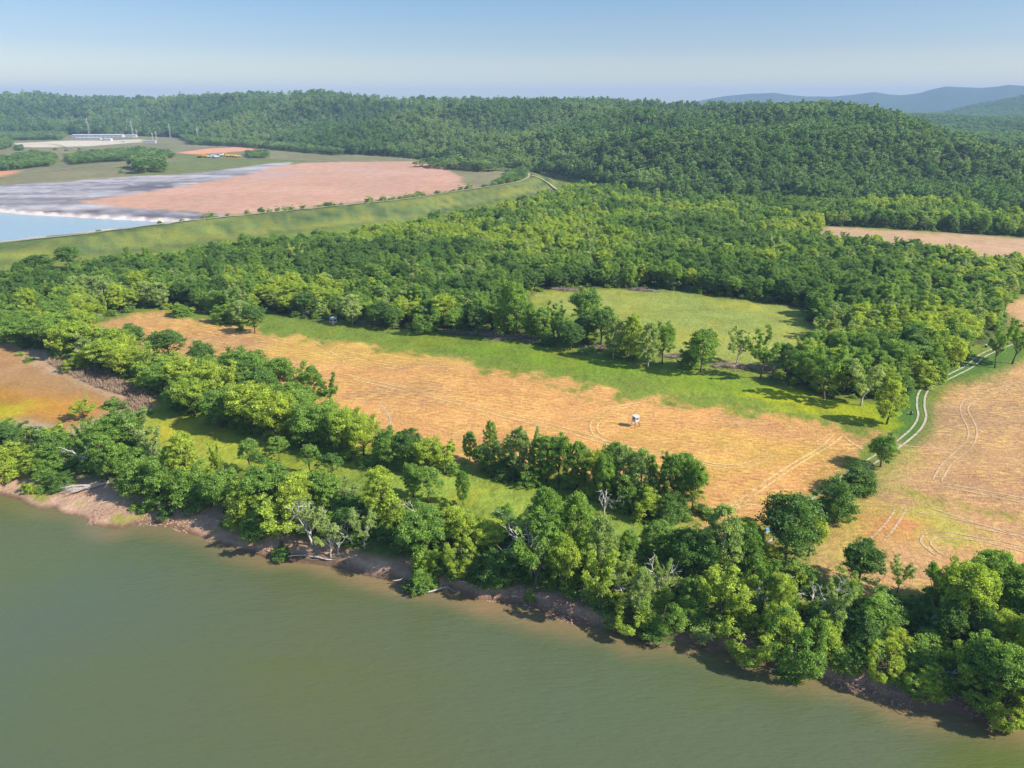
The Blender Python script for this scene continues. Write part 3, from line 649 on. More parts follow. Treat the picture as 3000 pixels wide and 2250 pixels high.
tracks([
    [(1885, 1178), (1836, 1187), (1791, 1196), (1755, 1212), (1734, 1232), (1730, 1256), (1745, 1279), (1790, 1300)],
    [(1875, 1186), (1832, 1195), (1787, 1212), (1762, 1228), (1750, 1250), (1757, 1270), (1790, 1290)],
    [(1000, 1096), (1136, 1127), (1316, 1167), (1452, 1203), (1588, 1238), (1678, 1261), (1723, 1275), (1814, 1302), (1900, 1320), (2000, 1337), (2045, 1347), (2090, 1358), (2158, 1361), (2203, 1350), (2235, 1331), (2258, 1316)],
    [(1030, 1112), (1160, 1141), (1316, 1178), (1452, 1216), (1588, 1250), (1700, 1280), (1814, 1312), (1900, 1331), (2000, 1347), (2045, 1356), (2136, 1372), (2203, 1365), (2244, 1347), (2280, 1325)],
    [(2443, 1270), (2420, 1295), (2384, 1322), (2316, 1362), (2240, 1412), (2180, 1455), (2136, 1483)],
    [(2470, 1275), (2440, 1300), (2384, 1334), (2316, 1376), (2250, 1422), (2190, 1466), (2154, 1496)],
    [(920, 1000), (990, 1045), (1005, 1065), (940, 1085), (860, 1075)],
    [(2470, 1275), (2500, 1300), (2540, 1322)],
    [(2136, 1483), (2180, 1478), (2230, 1480)],
], 0.56, M_TYRE, 'tyre_track')
tracks([
    [(3060, 1105), (3000, 1117), (2904, 1144), (2836, 1166), (2814, 1189), (2818, 1221), (2836, 1257), (2832, 1289), (2796, 1325), (2759, 1361), (2732, 1406)],
    [(3060, 1118), (3000, 1130), (2904, 1157), (2850, 1180), (2836, 1203), (2857, 1245), (2861, 1279), (2841, 1316), (2796, 1352), (2773, 1383), (2757, 1412)],
    [(2655, 1488), (2648, 1505), (2624, 1542), (2583, 1591)],
    [(2622, 1492), (2612, 1510), (2585, 1545), (2533, 1593)],
    [(3080, 1620), (3000, 1602), (2930, 1586), (2859, 1574), (2769, 1559), (2719, 1561), (2698, 1579), (2705, 1599), (2746, 1631)],
    [(3080, 1640), (3000, 1617), (2900, 1592), (2791, 1575), (2746, 1575), (2726, 1588), (2737, 1608), (2769, 1631)],
    [(2680, 1500), (2800, 1520), (2900, 1545), (3050, 1575)], [(2700, 1480), (2850, 1530), (3050, 1590)],
    [(2760, 1418), (2860, 1435), (3050, 1470)], [(2760, 1426), (2860, 1446), (3050, 1485)], [(2600, 1300), (2720, 1312), (2860, 1325)],
    [(2860, 1548), (2950, 1565), (3060, 1592)],
], 0.46, M_TYRED, 'tyre_track')
road = smooth_line([G(u, v) for u, v in [(3060, 975), (3000, 993), (2945, 1013), (2877, 1044), (2841, 1074), (2778, 1106), (2723, 1131), (2701, 1157), (2697, 1189), (2701, 1221), (2685, 1254), (2640, 1294), (2561, 1347), (2488, 1392), (2402, 1460), (2310, 1530), (2230, 1590)]])
for s in (-0.95, 0.95):
    V, q = ribbon_mesh(offset_line(road, s), 0.52, 0.13, 7 + int(s * 9), 0.1)
    tag(mesh_obj('dirt_road', np_mesh('dirt_road', V, q[:, ::-1], M_RUT)), kind='structure')
M_CREST = simple_mat('crest_gravel', (0.32, 0.29, 0.20), 0.95, 0.1, 0.25, 0.5)
def flat_road(lines, w, z, mat, name, lift=0.25):
    for i, ln in enumerate(lines):
        L = smooth_line([G(u, v, z) for u, v in ln], 6.0); V, q = ribbon_mesh(L, w, lift, i * 7 + 1, 0.15)
        tag(mesh_obj(name, np_mesh(name, V, q[:, ::-1], mat)), kind='structure')
flat_road([[(-500, 765), (0, 711), (226, 688), (452, 659), (678, 634), (1000, 602), (1181, 584), (1362, 557), (1497, 537), (1540, 524), (1550, 513), (1538, 503), (1480, 493), (1389, 484)]], 2.3, 8, M_CREST, 'levee_road', 0.3)
flat_road([[(1545, 524), (1600, 530), (1640, 545)]], 3.0, 5, M_CREST, 'levee_road', 1.2)
flat_road([[(380, 480), (560, 468), (700, 465), (900, 470), (1000, 474)], [(230, 432), (330, 445), (450, 450), (570, 452)], [(40, 425), (140, 422), (190, 430), (235, 441)], [(330, 416), (450, 413), (540, 409)], [(400, 425), (445, 427)], [(450, 394), (485, 401)], [(0, 515), (150, 500), (300, 484), (420, 476)]], 3.5, 6, M_CREST, 'service_road', 0.5)
# ------------------------------------------------------------------ tree meshes (canonical: 12 m tall, 10 m wide)
def leaves_mesh(name, clumps, per, size, mat, rng, up=0.55, flat=0.75):
    """clumps: (x,y,z,r) rows; every clump is a loose shell of leaf sprays"""
    C = np.repeat(clumps, per, axis=0); n = len(C)
    d = rng.normal(size=(n, 3)); d /= np.linalg.norm(d, axis=1)[:, None]
    d[:, 2] = np.where(d[:, 2] < -0.35, -d[:, 2] * 0.6, d[:, 2])
    rad = C[:, 3] * (0.10 + 1.30 * rng.random(n) ** 0.85)
    p = C[:, :3] + d * rad[:, None] * np.array([1, 1, flat])
    nrm = d * 0.75 + rng.normal(size=(n, 3)) * 0.45; nrm[:, 2] += up
    nrm /= np.linalg.norm(nrm, axis=1)[:, None]
    a = np.cross(nrm, rng.normal(size=(n, 3))); a /= np.linalg.norm(a, axis=1)[:, None]
    b = np.cross(nrm, a); s = size * (0.6 + 0.8 * rng.random(n))
    L = a * s[:, None]; Wd = b * (s * 0.62)[:, None]
    bend = nrm * (s * 0.22)[:, None]
    V = np.stack([p - L * 0.5 - bend, p + Wd * 0.5, p + L * 0.5 - bend, p - Wd * 0.5], 1).reshape(-1, 3)
    q = np.arange(4 * n).reshape(n, 4)
    me = np_mesh(name, V, q, mat, smooth=False)
    cl = np.repeat(rng.random(len(clumps)), per); v = np.clip(0.35 * cl + 0.65 * rng.random(n), 0, 1)
    at = me.attributes.new('leaf', 'FLOAT', 'FACE'); at.data.foreach_set('value', v.astype(np.float32))
    return me
def lobe(th, rng_ph):
    return 1 + 0.16 * math.sin(2 * th + rng_ph[0]) + 0.12 * math.sin(3 * th + rng_ph[1]) + 0.08 * math.sin(5 * th + rng_ph[2])
def crown_clumps(shape, rng, n):
    ph = rng.random(6) * 6.28; out = []
    for i in range(n):
        for _ in range(30):
            if shape == 'round':
                d = rng.normal(size=3); d /= np.linalg.norm(d); d[2] = abs(d[2]) if rng.random() < 0.6 else d[2]
                k = (0.35 + 0.55 * rng.random() ** 0.5) * lobe(math.atan2(d[1], d[0]), ph)
                c = (d[0] * 4.6 * k, d[1] * 4.6 * k, 6.9 + d[2] * 4.9 * k * (1 + 0.12 * math.sin(3 * d[0] + ph[4]))); r = 0.75 + 0.65 * rng.random()
            elif shape == 'tall':
                z = 2.2 + 9.2 * rng.random(); t = (z - 2.2) / 9.2; R = 3.9 * (math.sin(math.pi * min(1, 0.14 + t * 0.83)) ** 0.65)
                th = rng.random() * 6.28; k = R * (0.35 + 0.65 * rng.random() ** 0.5) * lobe(th + t * 2, ph)
                c = (math.cos(th) * k, math.sin(th) * k, z); r = 0.6 + 0.55 * rng.random()
            elif shape == 'open':
                arm = rng.integers(0, 7); th = arm * 0.9 + ph[0] + rng.normal() * 0.22; e = 0.25 + 0.75 * rng.random() ** 0.6
                lift = 0.55 + 0.45 * math.sin(arm * 2.1 + ph[1])
                c = (math.cos(th) * 4.5 * e * (1.1 - 0.45 * lift), math.sin(th) * 4.5 * e * (1.1 - 0.45 * lift), 3.6 + e * (2.0 + 6.0 * lift) + rng.normal() * 0.5); r = 0.5 + 0.55 * rng.random()
            elif shape == 'droop':
                th = rng.random() * 6.28; t = rng.random(); R = 4.4 * lobe(th, ph) * (0.45 + 0.55 * math.sin(math.pi * (0.2 + 0.65 * t)))
                c = (math.cos(th) * R, math.sin(th) * R, 1.5 + 9.6 * (1 - t) * (0.7 + 0.3 * math.sin(th * 3 + ph[2]))); r = 0.6 + 0.6 * rng.random()
            elif shape == 'bushy':
                d = rng.normal(size=3); d /= np.linalg.norm(d); d[2] = abs(d[2])
                th = math.atan2(d[1], d[0]); k = (0.5 + 0.45 * rng.random()) * lobe(th, ph)
                c = (d[0] * 4.7 * k, d[1] * 4.7 * k, 0.7 + d[2] * 10.2 * k); r = 0.7 + 0.7 * rng.random()
            else:  # umbrella
                th = rng.random() * 6.28; e = rng.random() ** 0.5 * lobe(th, ph); layer = rng.integers(0, 3)
                c = (math.cos(th) * 4.4 * e * (1 - 0.15 * layer), math.sin(th) * 4.4 * e * (1 - 0.15 * layer), 7.2 + layer * 1.6 - e * 1.0 + rng.normal() * 0.25); r = 0.55 + 0.5 * rng.random()
            if c[2] > 0.5 and c[2] < 11.6: break
        out.append((*c, r))
    return np.array(out)
def trunk_mesh(name, shape, clumps, rng, mat, forks=7):
    mb = MB(); top = {'round': 7.5, 'tall': 10.0, 'open': 5.0, 'droop': 8.0, 'bushy': 5.0, 'umbrella': 7.5}[shape]
    lean = rng.normal(size=2) * 0.5; pts = []
    for i in range(6):
        t = i / 5; pts.append((lean[0] * t + 0.12 * math.sin(4 * t + lean[1]), lean[1] * t, top * t - 0.3 * (i == 0)))
    mb.tube(pts, [0.30 * (1 - 0.72 * i / 5) + (0.08 if i == 0 else 0) for i in range(6)], 7)
    idx = rng.choice(len(clumps), min(len(clumps), forks * 2), replace=False)
    for j, k in enumerate(idx):
        c = clumps[k]; f = 0.28 + 0.6 * rng.random() if shape != 'open' else 0.45 + 0.5 * rng.random()
        f = min(f, max(0.15, (c[2] - 0.8) / top)); b = np.array([lean[0] * f, lean[1] * f, top * f]); e = np.array(c[:3])
        m = b * 0.5 + e * 0.5 + np.array([0, 0, -0.15 * np.linalg.norm(e - b) * (0.5 if c[2] > 6 else -0.4)])
        m2 = b * 0.78 + m * 0.22
        r0 = 0.13 if j < forks else 0.08
        mb.tube([b, m2 * 0.3 + m * 0.5 + b * 0.2, m, e], [r0, r0 * 0.8, r0 * 0.6, r0 * 0.22], 5, cap=False)
    return mb.mesh(name, mat, True)
PROTO = {}
def variant(key, shape, colour, seed, n=78, per=88, size=0.37, bark=None):
    rng = np.random.default_rng(seed); cl = crown_clumps(shape, rng, n); cl[:, 3] *= 0.72
    PROTO[key] = (leaves_mesh('crown', cl, per, size, LEAF[colour], rng), trunk_mesh('trunk', shape, cl, rng, bark or M_BARK), shape, colour)
SPEC = [('round', 'dark', 2), ('round', 'mid', 2), ('round', 'yellow', 1), ('tall', 'mid', 2), ('tall', 'pale', 1), ('tall', 'dark', 1), ('tall', 'yellow', 1), ('open', 'mid', 2), ('open', 'pale', 2), ('open', 'yellow', 1),
        ('droop', 'mid', 1), ('droop', 'yellow', 1), ('droop', 'dark', 1), ('bushy', 'dark', 1), ('bushy', 'mid', 1), ('bushy', 'yellow', 1), ('bushy', 'pale', 1), ('umbrella', 'dark', 1), ('umbrella', 'mid', 1)]
sd_ = 100
for sh_, co_, cnt in SPEC:
    for k in range(cnt):
        sd_ += 7
        bark = M_BARKP if co_ == 'pale' else None
        variant((sh_, co_, k), sh_, co_, sd_, n={'open': 140, 'umbrella': 120, 'bushy': 230}.get(sh_, 195), per=72 if sh_ != 'open' else 64, bark=bark)
VAR = {}
for k in PROTO: VAR.setdefault(k[:2], []).append(k)
FARPROTO = []
for i, (sh_, co_) in enumerate([('round', 'forest'), ('round', 'forest'), ('tall', 'forest'), ('bushy', 'forest_pale'), ('round', 'forest_pale'), ('round', 'dark')]):
    rng = np.random.default_rng(900 + i); cl = crown_clumps(sh_, rng, 34); cl[:, 3] *= 1.15
    FARPROTO.append(leaves_mesh('far_crown', cl, 30, 0.90, LEAF[co_], rng))
BUSHPROTO = []
for i, co_ in enumerate(['dark', 'mid', 'mid', 'yellow', 'pale']):
    rng = np.random.default_rng(950 + i); cl = crown_clumps('bushy', rng, 34); cl[:, 3] *= 1.3
    BUSHPROTO.append(leaves_mesh('bush', cl, 60, 0.85, LEAF[co_], rng))

def size_for(u, vtop, vbase, wpx):
    """real place, height and width of a tree surveyed from its outline"""
    x, y = G(u, vbase, 0.0); z = Hs(x, y)
    for _ in range(3):
        x, y = G(u, vbase, z); z = Hs(x, y)
    lo, hi = 0.5, 60.0
    for _ in range(30):
        m = (lo + hi) / 2
        if project(x, y, z + m)[1] > vtop: lo = m
        else: hi = m
    h = lo; f = y * CP - (z + h / 2 - CZ) * SP
    # the crown's middle, not the foot, is what was measured
    u2, _ = project(x, y, z + h * 0.55); x -= (u2 - u) * f / F3
    return x, y, Hs(x, y), h, wpx * f / F3
NTREE = [0]; TREES = []                                         # x, y, z, h, w, key, zone, hand
def add_tree(x, y, h, w, shape, colour, zone, label=None):
    opts = VAR.get((shape, colour)) or VAR[('round', 'mid')]
    key = opts[int(RNG.integers(0, len(opts)))]
    TREES.append(dict(x=x, y=y, z=Hs(x, y), h=h, w=w, key=key, zone=zone, label=label, rot=float(RNG.random() * 6.28)))
S_ = dict(r='round', t='tall', o='open', d='droop', b='bushy', m='umbrella'); K_ = dict(d='dark', m='mid', y='yellow', p='pale')
def hand(rows, zone):
    for u, vt, vb, w, code, *lab in rows:
        x, y, z, h, wm = size_for(u, vt, vb, w)
        if zone == 'river': h *= 0.94; wm *= 0.92
        co = K_[code[1]]; q_ = RNG.random()
        if not lab and zone in ('river', 'hedge') and q_ < 0.34: co = {'dark': 'mid', 'mid': 'yellow'}.get(co, co)
        add_tree(x, y, h, wm, S_[code[0]], co, zone, lab[0] if lab else None)
hand([
    (22, 1285, 1392, 120, 'by', 'broad yellow-green tree at the far left end of the sand bank'), (75, 1232, 1345, 120, 'dd'), (105, 1310, 1388, 70, 'bm'), (172, 1255, 1365, 100, 'bd'), (10, 1235, 1330, 80, 'rd'),
    (140, 1330, 1405, 80, 'bd'), (178, 1375, 1430, 60, 'bd'), (275, 1218, 1345, 100, 'om'), (300, 1258, 1410, 90, 'tm'), (345, 1200, 1320, 130, 'rp'), (400, 1195, 1318, 100, 'op'), (240, 1166, 1230, 80, 'oy', 'bright yellow tree standing at the edge of the brown mudflat'),
    (385, 1300, 1445, 110, 'bm'), (445, 1240, 1365, 80, 'op'), (462, 1330, 1470, 110, 'bd'), (533, 1257, 1420, 92, 'ty', 'tall yellow-green tree rising in front of the south meadow'), (500, 1300, 1400, 70, 'tm'), (632, 1285, 1420, 50, 'oy'), (560, 1350, 1485, 120, 'bd'),
    (645, 1372, 1505, 120, 'rm'), (728, 1272, 1385, 80, 'mm', 'flat-topped green tree standing in the south meadow, leftmost of four'), (812, 1268, 1350, 70, 'md'), (906, 1288, 1395, 68, 'mm'), (968, 1318, 1402, 80, 'md'), (785, 1350, 1495, 140, 'rd'), (705, 1400, 1540, 110, 'bm'),
    (862, 1385, 1525, 120, 'ry'), (945, 1372, 1500, 110, 'tm'), (815, 1452, 1600, 170, 'oy', 'bright yellow-green tree full of grey dead branches over the sand bank'), (745, 1480, 1575, 90, 'bd'), (905, 1462, 1590, 110, 'op'), (960, 1500, 1650, 100, 'op'),
    (1010, 1480, 1580, 70, 'rd'), (1108, 1358, 1530, 110, 'ty', 'tall pale yellow tree left of the bright green umbrella tree'), (1145, 1445, 1550, 90, 'ty'), (1062, 1482, 1610, 100, 'op'), (1250, 1362, 1470, 125, 'mm', 'rich green umbrella-shaped tree in the middle riverside meadow'), (1208, 1352, 1455, 70, 'rm'),
    (1355, 1372, 1480, 44, 'tm', 'slim dark-stemmed tree alone in the middle riverside meadow'), (1235, 1478, 1645, 150, 'rm'), (1252, 1600, 1702, 90, 'by'), (1242, 1655, 1722, 90, 'bd'), (1342, 1482, 1605, 120, 'ry'), (1350, 1552, 1695, 100, 'dm'), (1432, 1522, 1615, 120, 'rm'), (1475, 1480, 1565, 90, 'rd'),
    (1460, 1592, 1705, 120, 'bd'), (1395, 1610, 1700, 90, 'bd'), (1600, 1412, 1650, 110, 'tm', 'tallest tree of the riverside belt, right of the meadow gap'), (1575, 1500, 1742, 170, 'om', 'large open tree with grey limbs in front of the tallest riverside tree'), (1690, 1432, 1640, 120, 'tm'), (1650, 1560, 1730, 120, 'rm'),
    (1762, 1500, 1700, 100, 'tp'), (1762, 1592, 1790, 150, 'oy'), (1815, 1600, 1750, 100, 'op'), (1842, 1545, 1660, 70, 'tm'), (1880, 1655, 1830, 80, 'tp', 'narrow pale tree with upswept tip over the river bank'), (1940, 1615, 1765, 70, 'op'), (1862, 1742, 1850, 130, 'dy'),
    (1940, 1720, 1865, 120, 'dm'), (1900, 1795, 1858, 130, 'bd'), (2010, 1545, 1690, 120, 'rd'), (2118, 1470, 1700, 130, 'tp', 'grey-green tall tree left of the big round field-corner tree'), (2180, 1520, 1690, 100, 'rd'), (2210, 1560, 1690, 80, 'bm'), (2065, 1560, 1700, 120, 'rd'),
    (2322, 1443, 1650, 205, 'rd', 'biggest round tree, at the corner where the dirt track enters the long field'), (2380, 1500, 1630, 90, 'ry'), (2122, 1645, 1825, 180, 'oy', 'bright yellow-green tree with pale trunk right above the water'), (2032, 1690, 1815, 90, 'dm'), (2242, 1620, 1760, 110, 'om'),
    (2292, 1680, 1800, 100, 'rm'), (2190, 1785, 1925, 160, 'dy'), (2290, 1765, 1900, 130, 'rm'), (2345, 1780, 1975, 150, 'dm', 'mid green drooping tree overhanging the water by the bare shore'), (2425, 1800, 1905, 110, 'by'), (2462, 1685, 1850, 110, 'op', 'grey-green tree on forked white trunks'),
    (2528, 1577, 1715, 130, 'rd', 'dark round tree against the pink field, right of the white forked trunks'), (2480, 1660, 1780, 90, 'bm'), (2642, 1628, 1735, 84, 'op', 'small airy tree alone against the pink field'), (2585, 1722, 1845, 150, 'bm'), (2545, 1800, 1890, 120, 'bd'), (2625, 1830, 1900, 80, 'by'),
    (2765, 1635, 1800, 140, 'om'), (2832, 1640, 1855, 160, 'ry', 'large yellow-green tree at the right, fringed by the pink field'), (2902, 1598, 1800, 160, 'rp', 'tall pale crown on dark forked trunk near the right edge'), (2972, 1622, 1800, 130, 'op'), (3005, 1680, 1860, 140, 'rm'), (3070, 1640, 1850, 160, 'om'),
    (2602, 1872, 1990, 110, 'dy'), (2720, 1870, 1960, 100, 'bm'), (2690, 1950, 2030, 90, 'dm'), (2832, 1868, 2015, 140, 'oy'), (2925, 1860, 2060, 170, 'rm'), (2962, 1950, 2120, 150, 'dy', 'yellow-green tree leaning over the water at the lower right'), (2872, 1945, 2065, 120, 'dy'),
    (2722, 1942, 2025, 110, 'bm'), (3052, 1900, 2125, 150, 'rm'), (2785, 1760, 1880, 110, 'rd'), (2700, 1740, 1830, 100, 'bd'), (2890, 1780, 1900, 110, 'rd'), (2970, 1790, 1930, 130, 'rm'), (3060, 1780, 1990, 150, 'ry'), (3110, 1700, 1900, 150, 'rm'), (3140, 1880, 2100, 160, 'om'), (2480, 1890, 1960, 100, 'bd'),
], 'river')
hand([(2590, 1272, 1368, 84, 'rm', 'round mid green tree beside the dirt track, farthest of the row of three'), (2520, 1345, 1440, 92, 'bd', 'dark round tree on the dirt track, middle of the row of three'), (2457, 1390, 1512, 104, 'bd', 'dark round tree on the dirt track, nearest of the row of three'),
      (2612, 1115, 1243, 78, 'ty', 'lime-coloured tree on a double dark trunk at the meadow corner'), (2935, 940, 1078, 70, 'om', 'open tree with white trunk beside the dirt track'), (2985, 930, 1066, 90, 'om', 'open tree with dark forked trunk at the right edge by the track')], 'track')
hand([(2785, 985, 1107, 84, 'ry'), (2750, 1010, 1120, 60, 'bm'), (2430, 1010, 1168, 110, 'om', 'open green tree with pale trunk in front of the wood edge'), (2535, 1055, 1188, 110, 'op'), (2370, 1020, 1130, 80, 'rm'), (2620, 1050, 1140, 80, 'bm'), (2690, 1040, 1125, 90, 'by'), (2650, 1090, 1145, 60, 'bd'),
      (2590, 1060, 1160, 70, 'by'), (2480, 1040, 1150, 90, 'rm'), (2237, 960, 1110, 92, 'om', 'pale-trunked tree standing behind the brush pile'), (2165, 955, 1065, 76, 'op', 'thin tree with several bare stems beside the brush pile'), (2060, 960, 1092, 96, 'rm', 'rounded green tree left of the brush pile'), (2300, 1000, 1090, 70, 'rd'),
      (1800, 925, 1050, 60, 'tp', 'pale yellow-green tree at the left end of the pale clump'), (1852, 920, 1058, 66, 'ty'), (1903, 945, 1078, 60, 'tp'), (1945, 945, 1065, 66, 'rm'), (1505, 825, 992, 96, 'rp', 'tall pale broad-crowned tree at the left end of the inner meadow'), (1715, 845, 962, 88, 'rp', 'pale round tree in front of the inner meadow'),
      (1765, 900, 1015, 100, 'rd'), (1672, 945, 1025, 76, 'rd'), (1590, 900, 1003, 60, 'tm'), (1555, 905, 995, 50, 'tm'), (1640, 905, 1000, 60, 'om'), (1245, 893, 976, 68, 'dm'), (1030, 862, 950, 60, 'tp'), (1150, 900, 965, 60, 'rd'), (1110, 880, 955, 70, 'rd'), (1330, 900, 978, 60, 'rm'), (1400, 890, 985, 60, 'rd'), (1465, 905, 990, 46, 'tm'),
      (740, 895, 976, 66, 'rd', 'dark round tree standing on the strip between field and wood'), (705, 880, 950, 60, 'tp'), (650, 890, 945, 60, 'bm'), (525, 885, 925, 50, 'bm'), (200, 722, 792, 76, 'rd', 'big dark round tree at the levee foot, right one of two'), (108, 748, 804, 88, 'rd', 'wide dark round tree at the levee foot, left one of two'), (1605, 970, 1010, 50, 'bd'), (2020, 1000, 1075, 60, 'bm')], 'edge')
hand([(385, 953, 1037, 88, 'rd', 'dark round tree on the long field edge, leftmost of three'), (488, 968, 1064, 100, 'rd', 'dark round tree on the long field edge, middle of three'), (590, 1003, 1094, 88, 'rd', 'dark round tree on the long field edge, rightmost of three'), (135, 925, 1020, 120, 'rm'), (60, 935, 1010, 110, 'rm'),
      (205, 940, 1040, 110, 'rm'), (270, 965, 1062, 100, 'op', 'grey-green tree with pale stems above the dry reeds'), (175, 965, 1050, 80, 'oy'), (235, 1020, 1080, 80, 'by'), (310, 995, 1085, 110, 'ry'), (355, 1010, 1105, 110, 'ry'), (430, 1010, 1110, 100, 'om'), (470, 1060, 1150, 100, 'rm'), (530, 1060, 1170, 110, 'oy'),
      (560, 1110, 1220, 110, 'rm'), (610, 1060, 1180, 110, 'ry'), (660, 1060, 1200, 110, 'oy'), (690, 1020, 1125, 90, 'rm'), (740, 1030, 1140, 110, 'rm'), (810, 1045, 1155, 100, 'rp'), (870, 1055, 1170, 90, 'om'), (915, 1070, 1190, 60, 'tm'), (960, 1095, 1200, 70, 'om'), (640, 1140, 1250, 110, 'rm'), (730, 1120, 1265, 130, 'ry'),
      (800, 1150, 1290, 130, 'ry'), (760, 1080, 1200, 110, 'rd'), (850, 1140, 1270, 110, 'rm'), (900, 1190, 1310, 120, 'rp'), (960, 1180, 1310, 110, 'rp'), (1010, 1195, 1330, 110, 'ry'), (1060, 1215, 1340, 100, 'rm'), (1130, 1255, 1370, 80, 'rm'), (1190, 1255, 1365, 90, 'rd'), (1250, 1285, 1380, 90, 'ry'), (1300, 1285, 1390, 90, 'om')], 'hedge')
hand([(1375, 1262, 1350, 44, 'tm', 'slender dark tree at the left end of the lower hedgerow'), (1437, 1232, 1365, 42, 'tm', 'tallest slim tree of the lower hedgerow'), (1410, 1300, 1380, 60, 'rd'), (1470, 1280, 1385, 80, 'op'), (1520, 1255, 1395, 70, 'tp'), (1550, 1248, 1400, 80, 'op'), (1600, 1275, 1415, 80, 'tm'), (1640, 1270, 1420, 80, 'rm'),
      (1695, 1295, 1430, 80, 'tm'), (1745, 1320, 1440, 80, 'ry'), (1775, 1335, 1465, 70, 'rm'), (1825, 1305, 1455, 76, 'tp'), (1880, 1315, 1470, 80, 'tp'), (1930, 1325, 1480, 80, 'om'), (1975, 1330, 1490, 80, 'tm'), (2035, 1345, 1500, 76, 'rm', 'dark green tree at the right end of the lower hedgerow'), (1850, 1390, 1490, 80, 'bm'), (1900, 1420, 1510, 90, 'by'), (1960, 1440, 1525, 80, 'bd'),
      (1560, 1350, 1415, 80, 'bm'), (1480, 1340, 1395, 80, 'bd')], 'hedge2')

# random fill of the same belts
def min_ok(x, y, d):
    return all((t['x'] - x) ** 2 + (t['y'] - y) ** 2 > d * d for t in TREES)
BELT = P([(-60, 1240), (100, 1290), (230, 1300), (400, 1300), (480, 1350), (620, 1410), (700, 1440), (850, 1440), (1000, 1460), (1080, 1500), (1250, 1530), (1330, 1540), (1450, 1530), (1560, 1560), (1700, 1560), (1790, 1600), (1900, 1640), (2040, 1600), (2160, 1610), (2260, 1650), (2350, 1690), (2450, 1760),
          (2600, 1770), (2750, 1770), (2900, 1760), (3100, 1760), (3250, 1800), (3250, 2130), (3000, 2070), (2850, 2050), (2700, 2015), (2500, 1950), (2420, 1925), (2300, 1900), (2150, 1860), (2000, 1835), (1850, 1800), (1700, 1765), (1600, 1725), (1450, 1700), (1250, 1675), (1000, 1620), (880, 1590), (800, 1565),
          (700, 1520), (560, 1490), (440, 1465), (330, 1440), (220, 1410), (100, 1385), (-60, 1380)])
HEDGE1 = P([(-60, 930), (60, 925), (200, 950), (300, 1010), (420, 1070), (520, 1120), (620, 1130), (720, 1125), (830, 1160), (940, 1210), (1000, 1260), (1100, 1330), (1320, 1350), (1340, 1395), (1200, 1385), (1100, 1372), (949, 1332), (791, 1293), (723, 1275), (588, 1234), (500, 1185), (440, 1140), (307, 1085), (203, 1067), (100, 1030), (36, 1008), (-60, 1000)])
HEDGE2 = P([(1366, 1335), (1450, 1355), (1650, 1398), (1830, 1425), (2000, 1455), (2060, 1485), (2040, 1530), (1949, 1519), (1768, 1474), (1633, 1433), (1452, 1385), (1352, 1355)])
KEEP_CLEAR = [G(u, v) for u, v in [(240, 1384), (238, 1400), (270, 1440), (300, 1440), (845, 1500), (905, 1600), (985, 1640), (1140, 1262), (1356, 1632), (1215, 1540), (1560, 1700), (1772, 1510), (1772, 1530), (1838, 1790), (1935, 1762), (2150, 1680), (2222, 1785), (2325, 1770), (2382, 1785), (2452, 1830), (2720, 1850), (2780, 2000), (2420, 1680)]]
MEADS = [MEADOW_S, MEADOW_M, MEADOW_R]
def open_ground(x, y, d=1.0):
    return np.any([sdf(x, y, m_, 12) > d for m_ in MEADS], axis=0)
def fill(poly, n, dmin, zone, shapes, cols, hr, wr):
    lo, hi = poly.min(0), poly.max(0); got = 0; tries = 0
    while got < n and tries < n * 60:
        tries += 1; x, y = RNG.uniform(lo, hi)
        if not inside(np.array([x]), np.array([y]), poly)[0] or not min_ok(x, y, dmin): continue
        if any((x - a) ** 2 + (y + 2.5 - b) ** 2 < 16 for a, b in KEEP_CLEAR): continue
        if open_ground(np.array([x]), np.array([y]))[0]: continue
        z = Hs(x, y)
        if z < -2.3: continue
        c = cols[int(len(cols) * min(0.999, max(0, fbm(np.array([x / 18]), np.array([y / 18]), 131, 2)[0] * 1.9 - 0.45 + RNG.normal() * 0.18)))]
        add_tree(x, y, RNG.uniform(*hr), RNG.uniform(*wr), shapes[int(RNG.integers(0, len(shapes)))], c, zone); got += 1
fill(BELT, 34, 5.4, 'river', ['round', 'tall', 'open', 'bushy', 'open'], ['dark', 'mid', 'mid', 'yellow', 'yellow', 'pale'], (4.5, 8.5), (4.5, 7.5))
fill(HEDGE1, 46, 6.0, 'hedge', ['round', 'open', 'round', 'bushy'], ['mid', 'mid', 'yellow', 'yellow', 'pale'], (8, 12.5), (7, 10.5))
fill(HEDGE2, 12, 4.5, 'hedge2', ['tall', 'round', 'open'], ['mid', 'pale', 'mid', 'dark'], (8, 12), (5, 7))

# ---- the wood behind: trees on a shaken grid; the ones that show largest are things of their own
def grid_points(poly, step, jit, seed, keep=1.0):
    rng = np.random.default_rng(seed); lo, hi = poly.min(0), poly.max(0)
    gx, gy = np.meshgrid(np.arange(lo[0], hi[0], step), np.arange(lo[1], hi[1], step * 0.9)); gx = gx + (np.arange(gx.shape[0]) % 2)[:, None] * step / 2
    x = gx.ravel() + rng.normal(size=gx.size) * jit; y = gy.ravel() + rng.normal(size=gx.size) * jit
    m = inside(x, y, poly) & (rng.random(x.size) < keep)
    return x[m], y[m], rng
wx, wy, wr_ = grid_points(WOOD, 5.6, 1.7, 5)
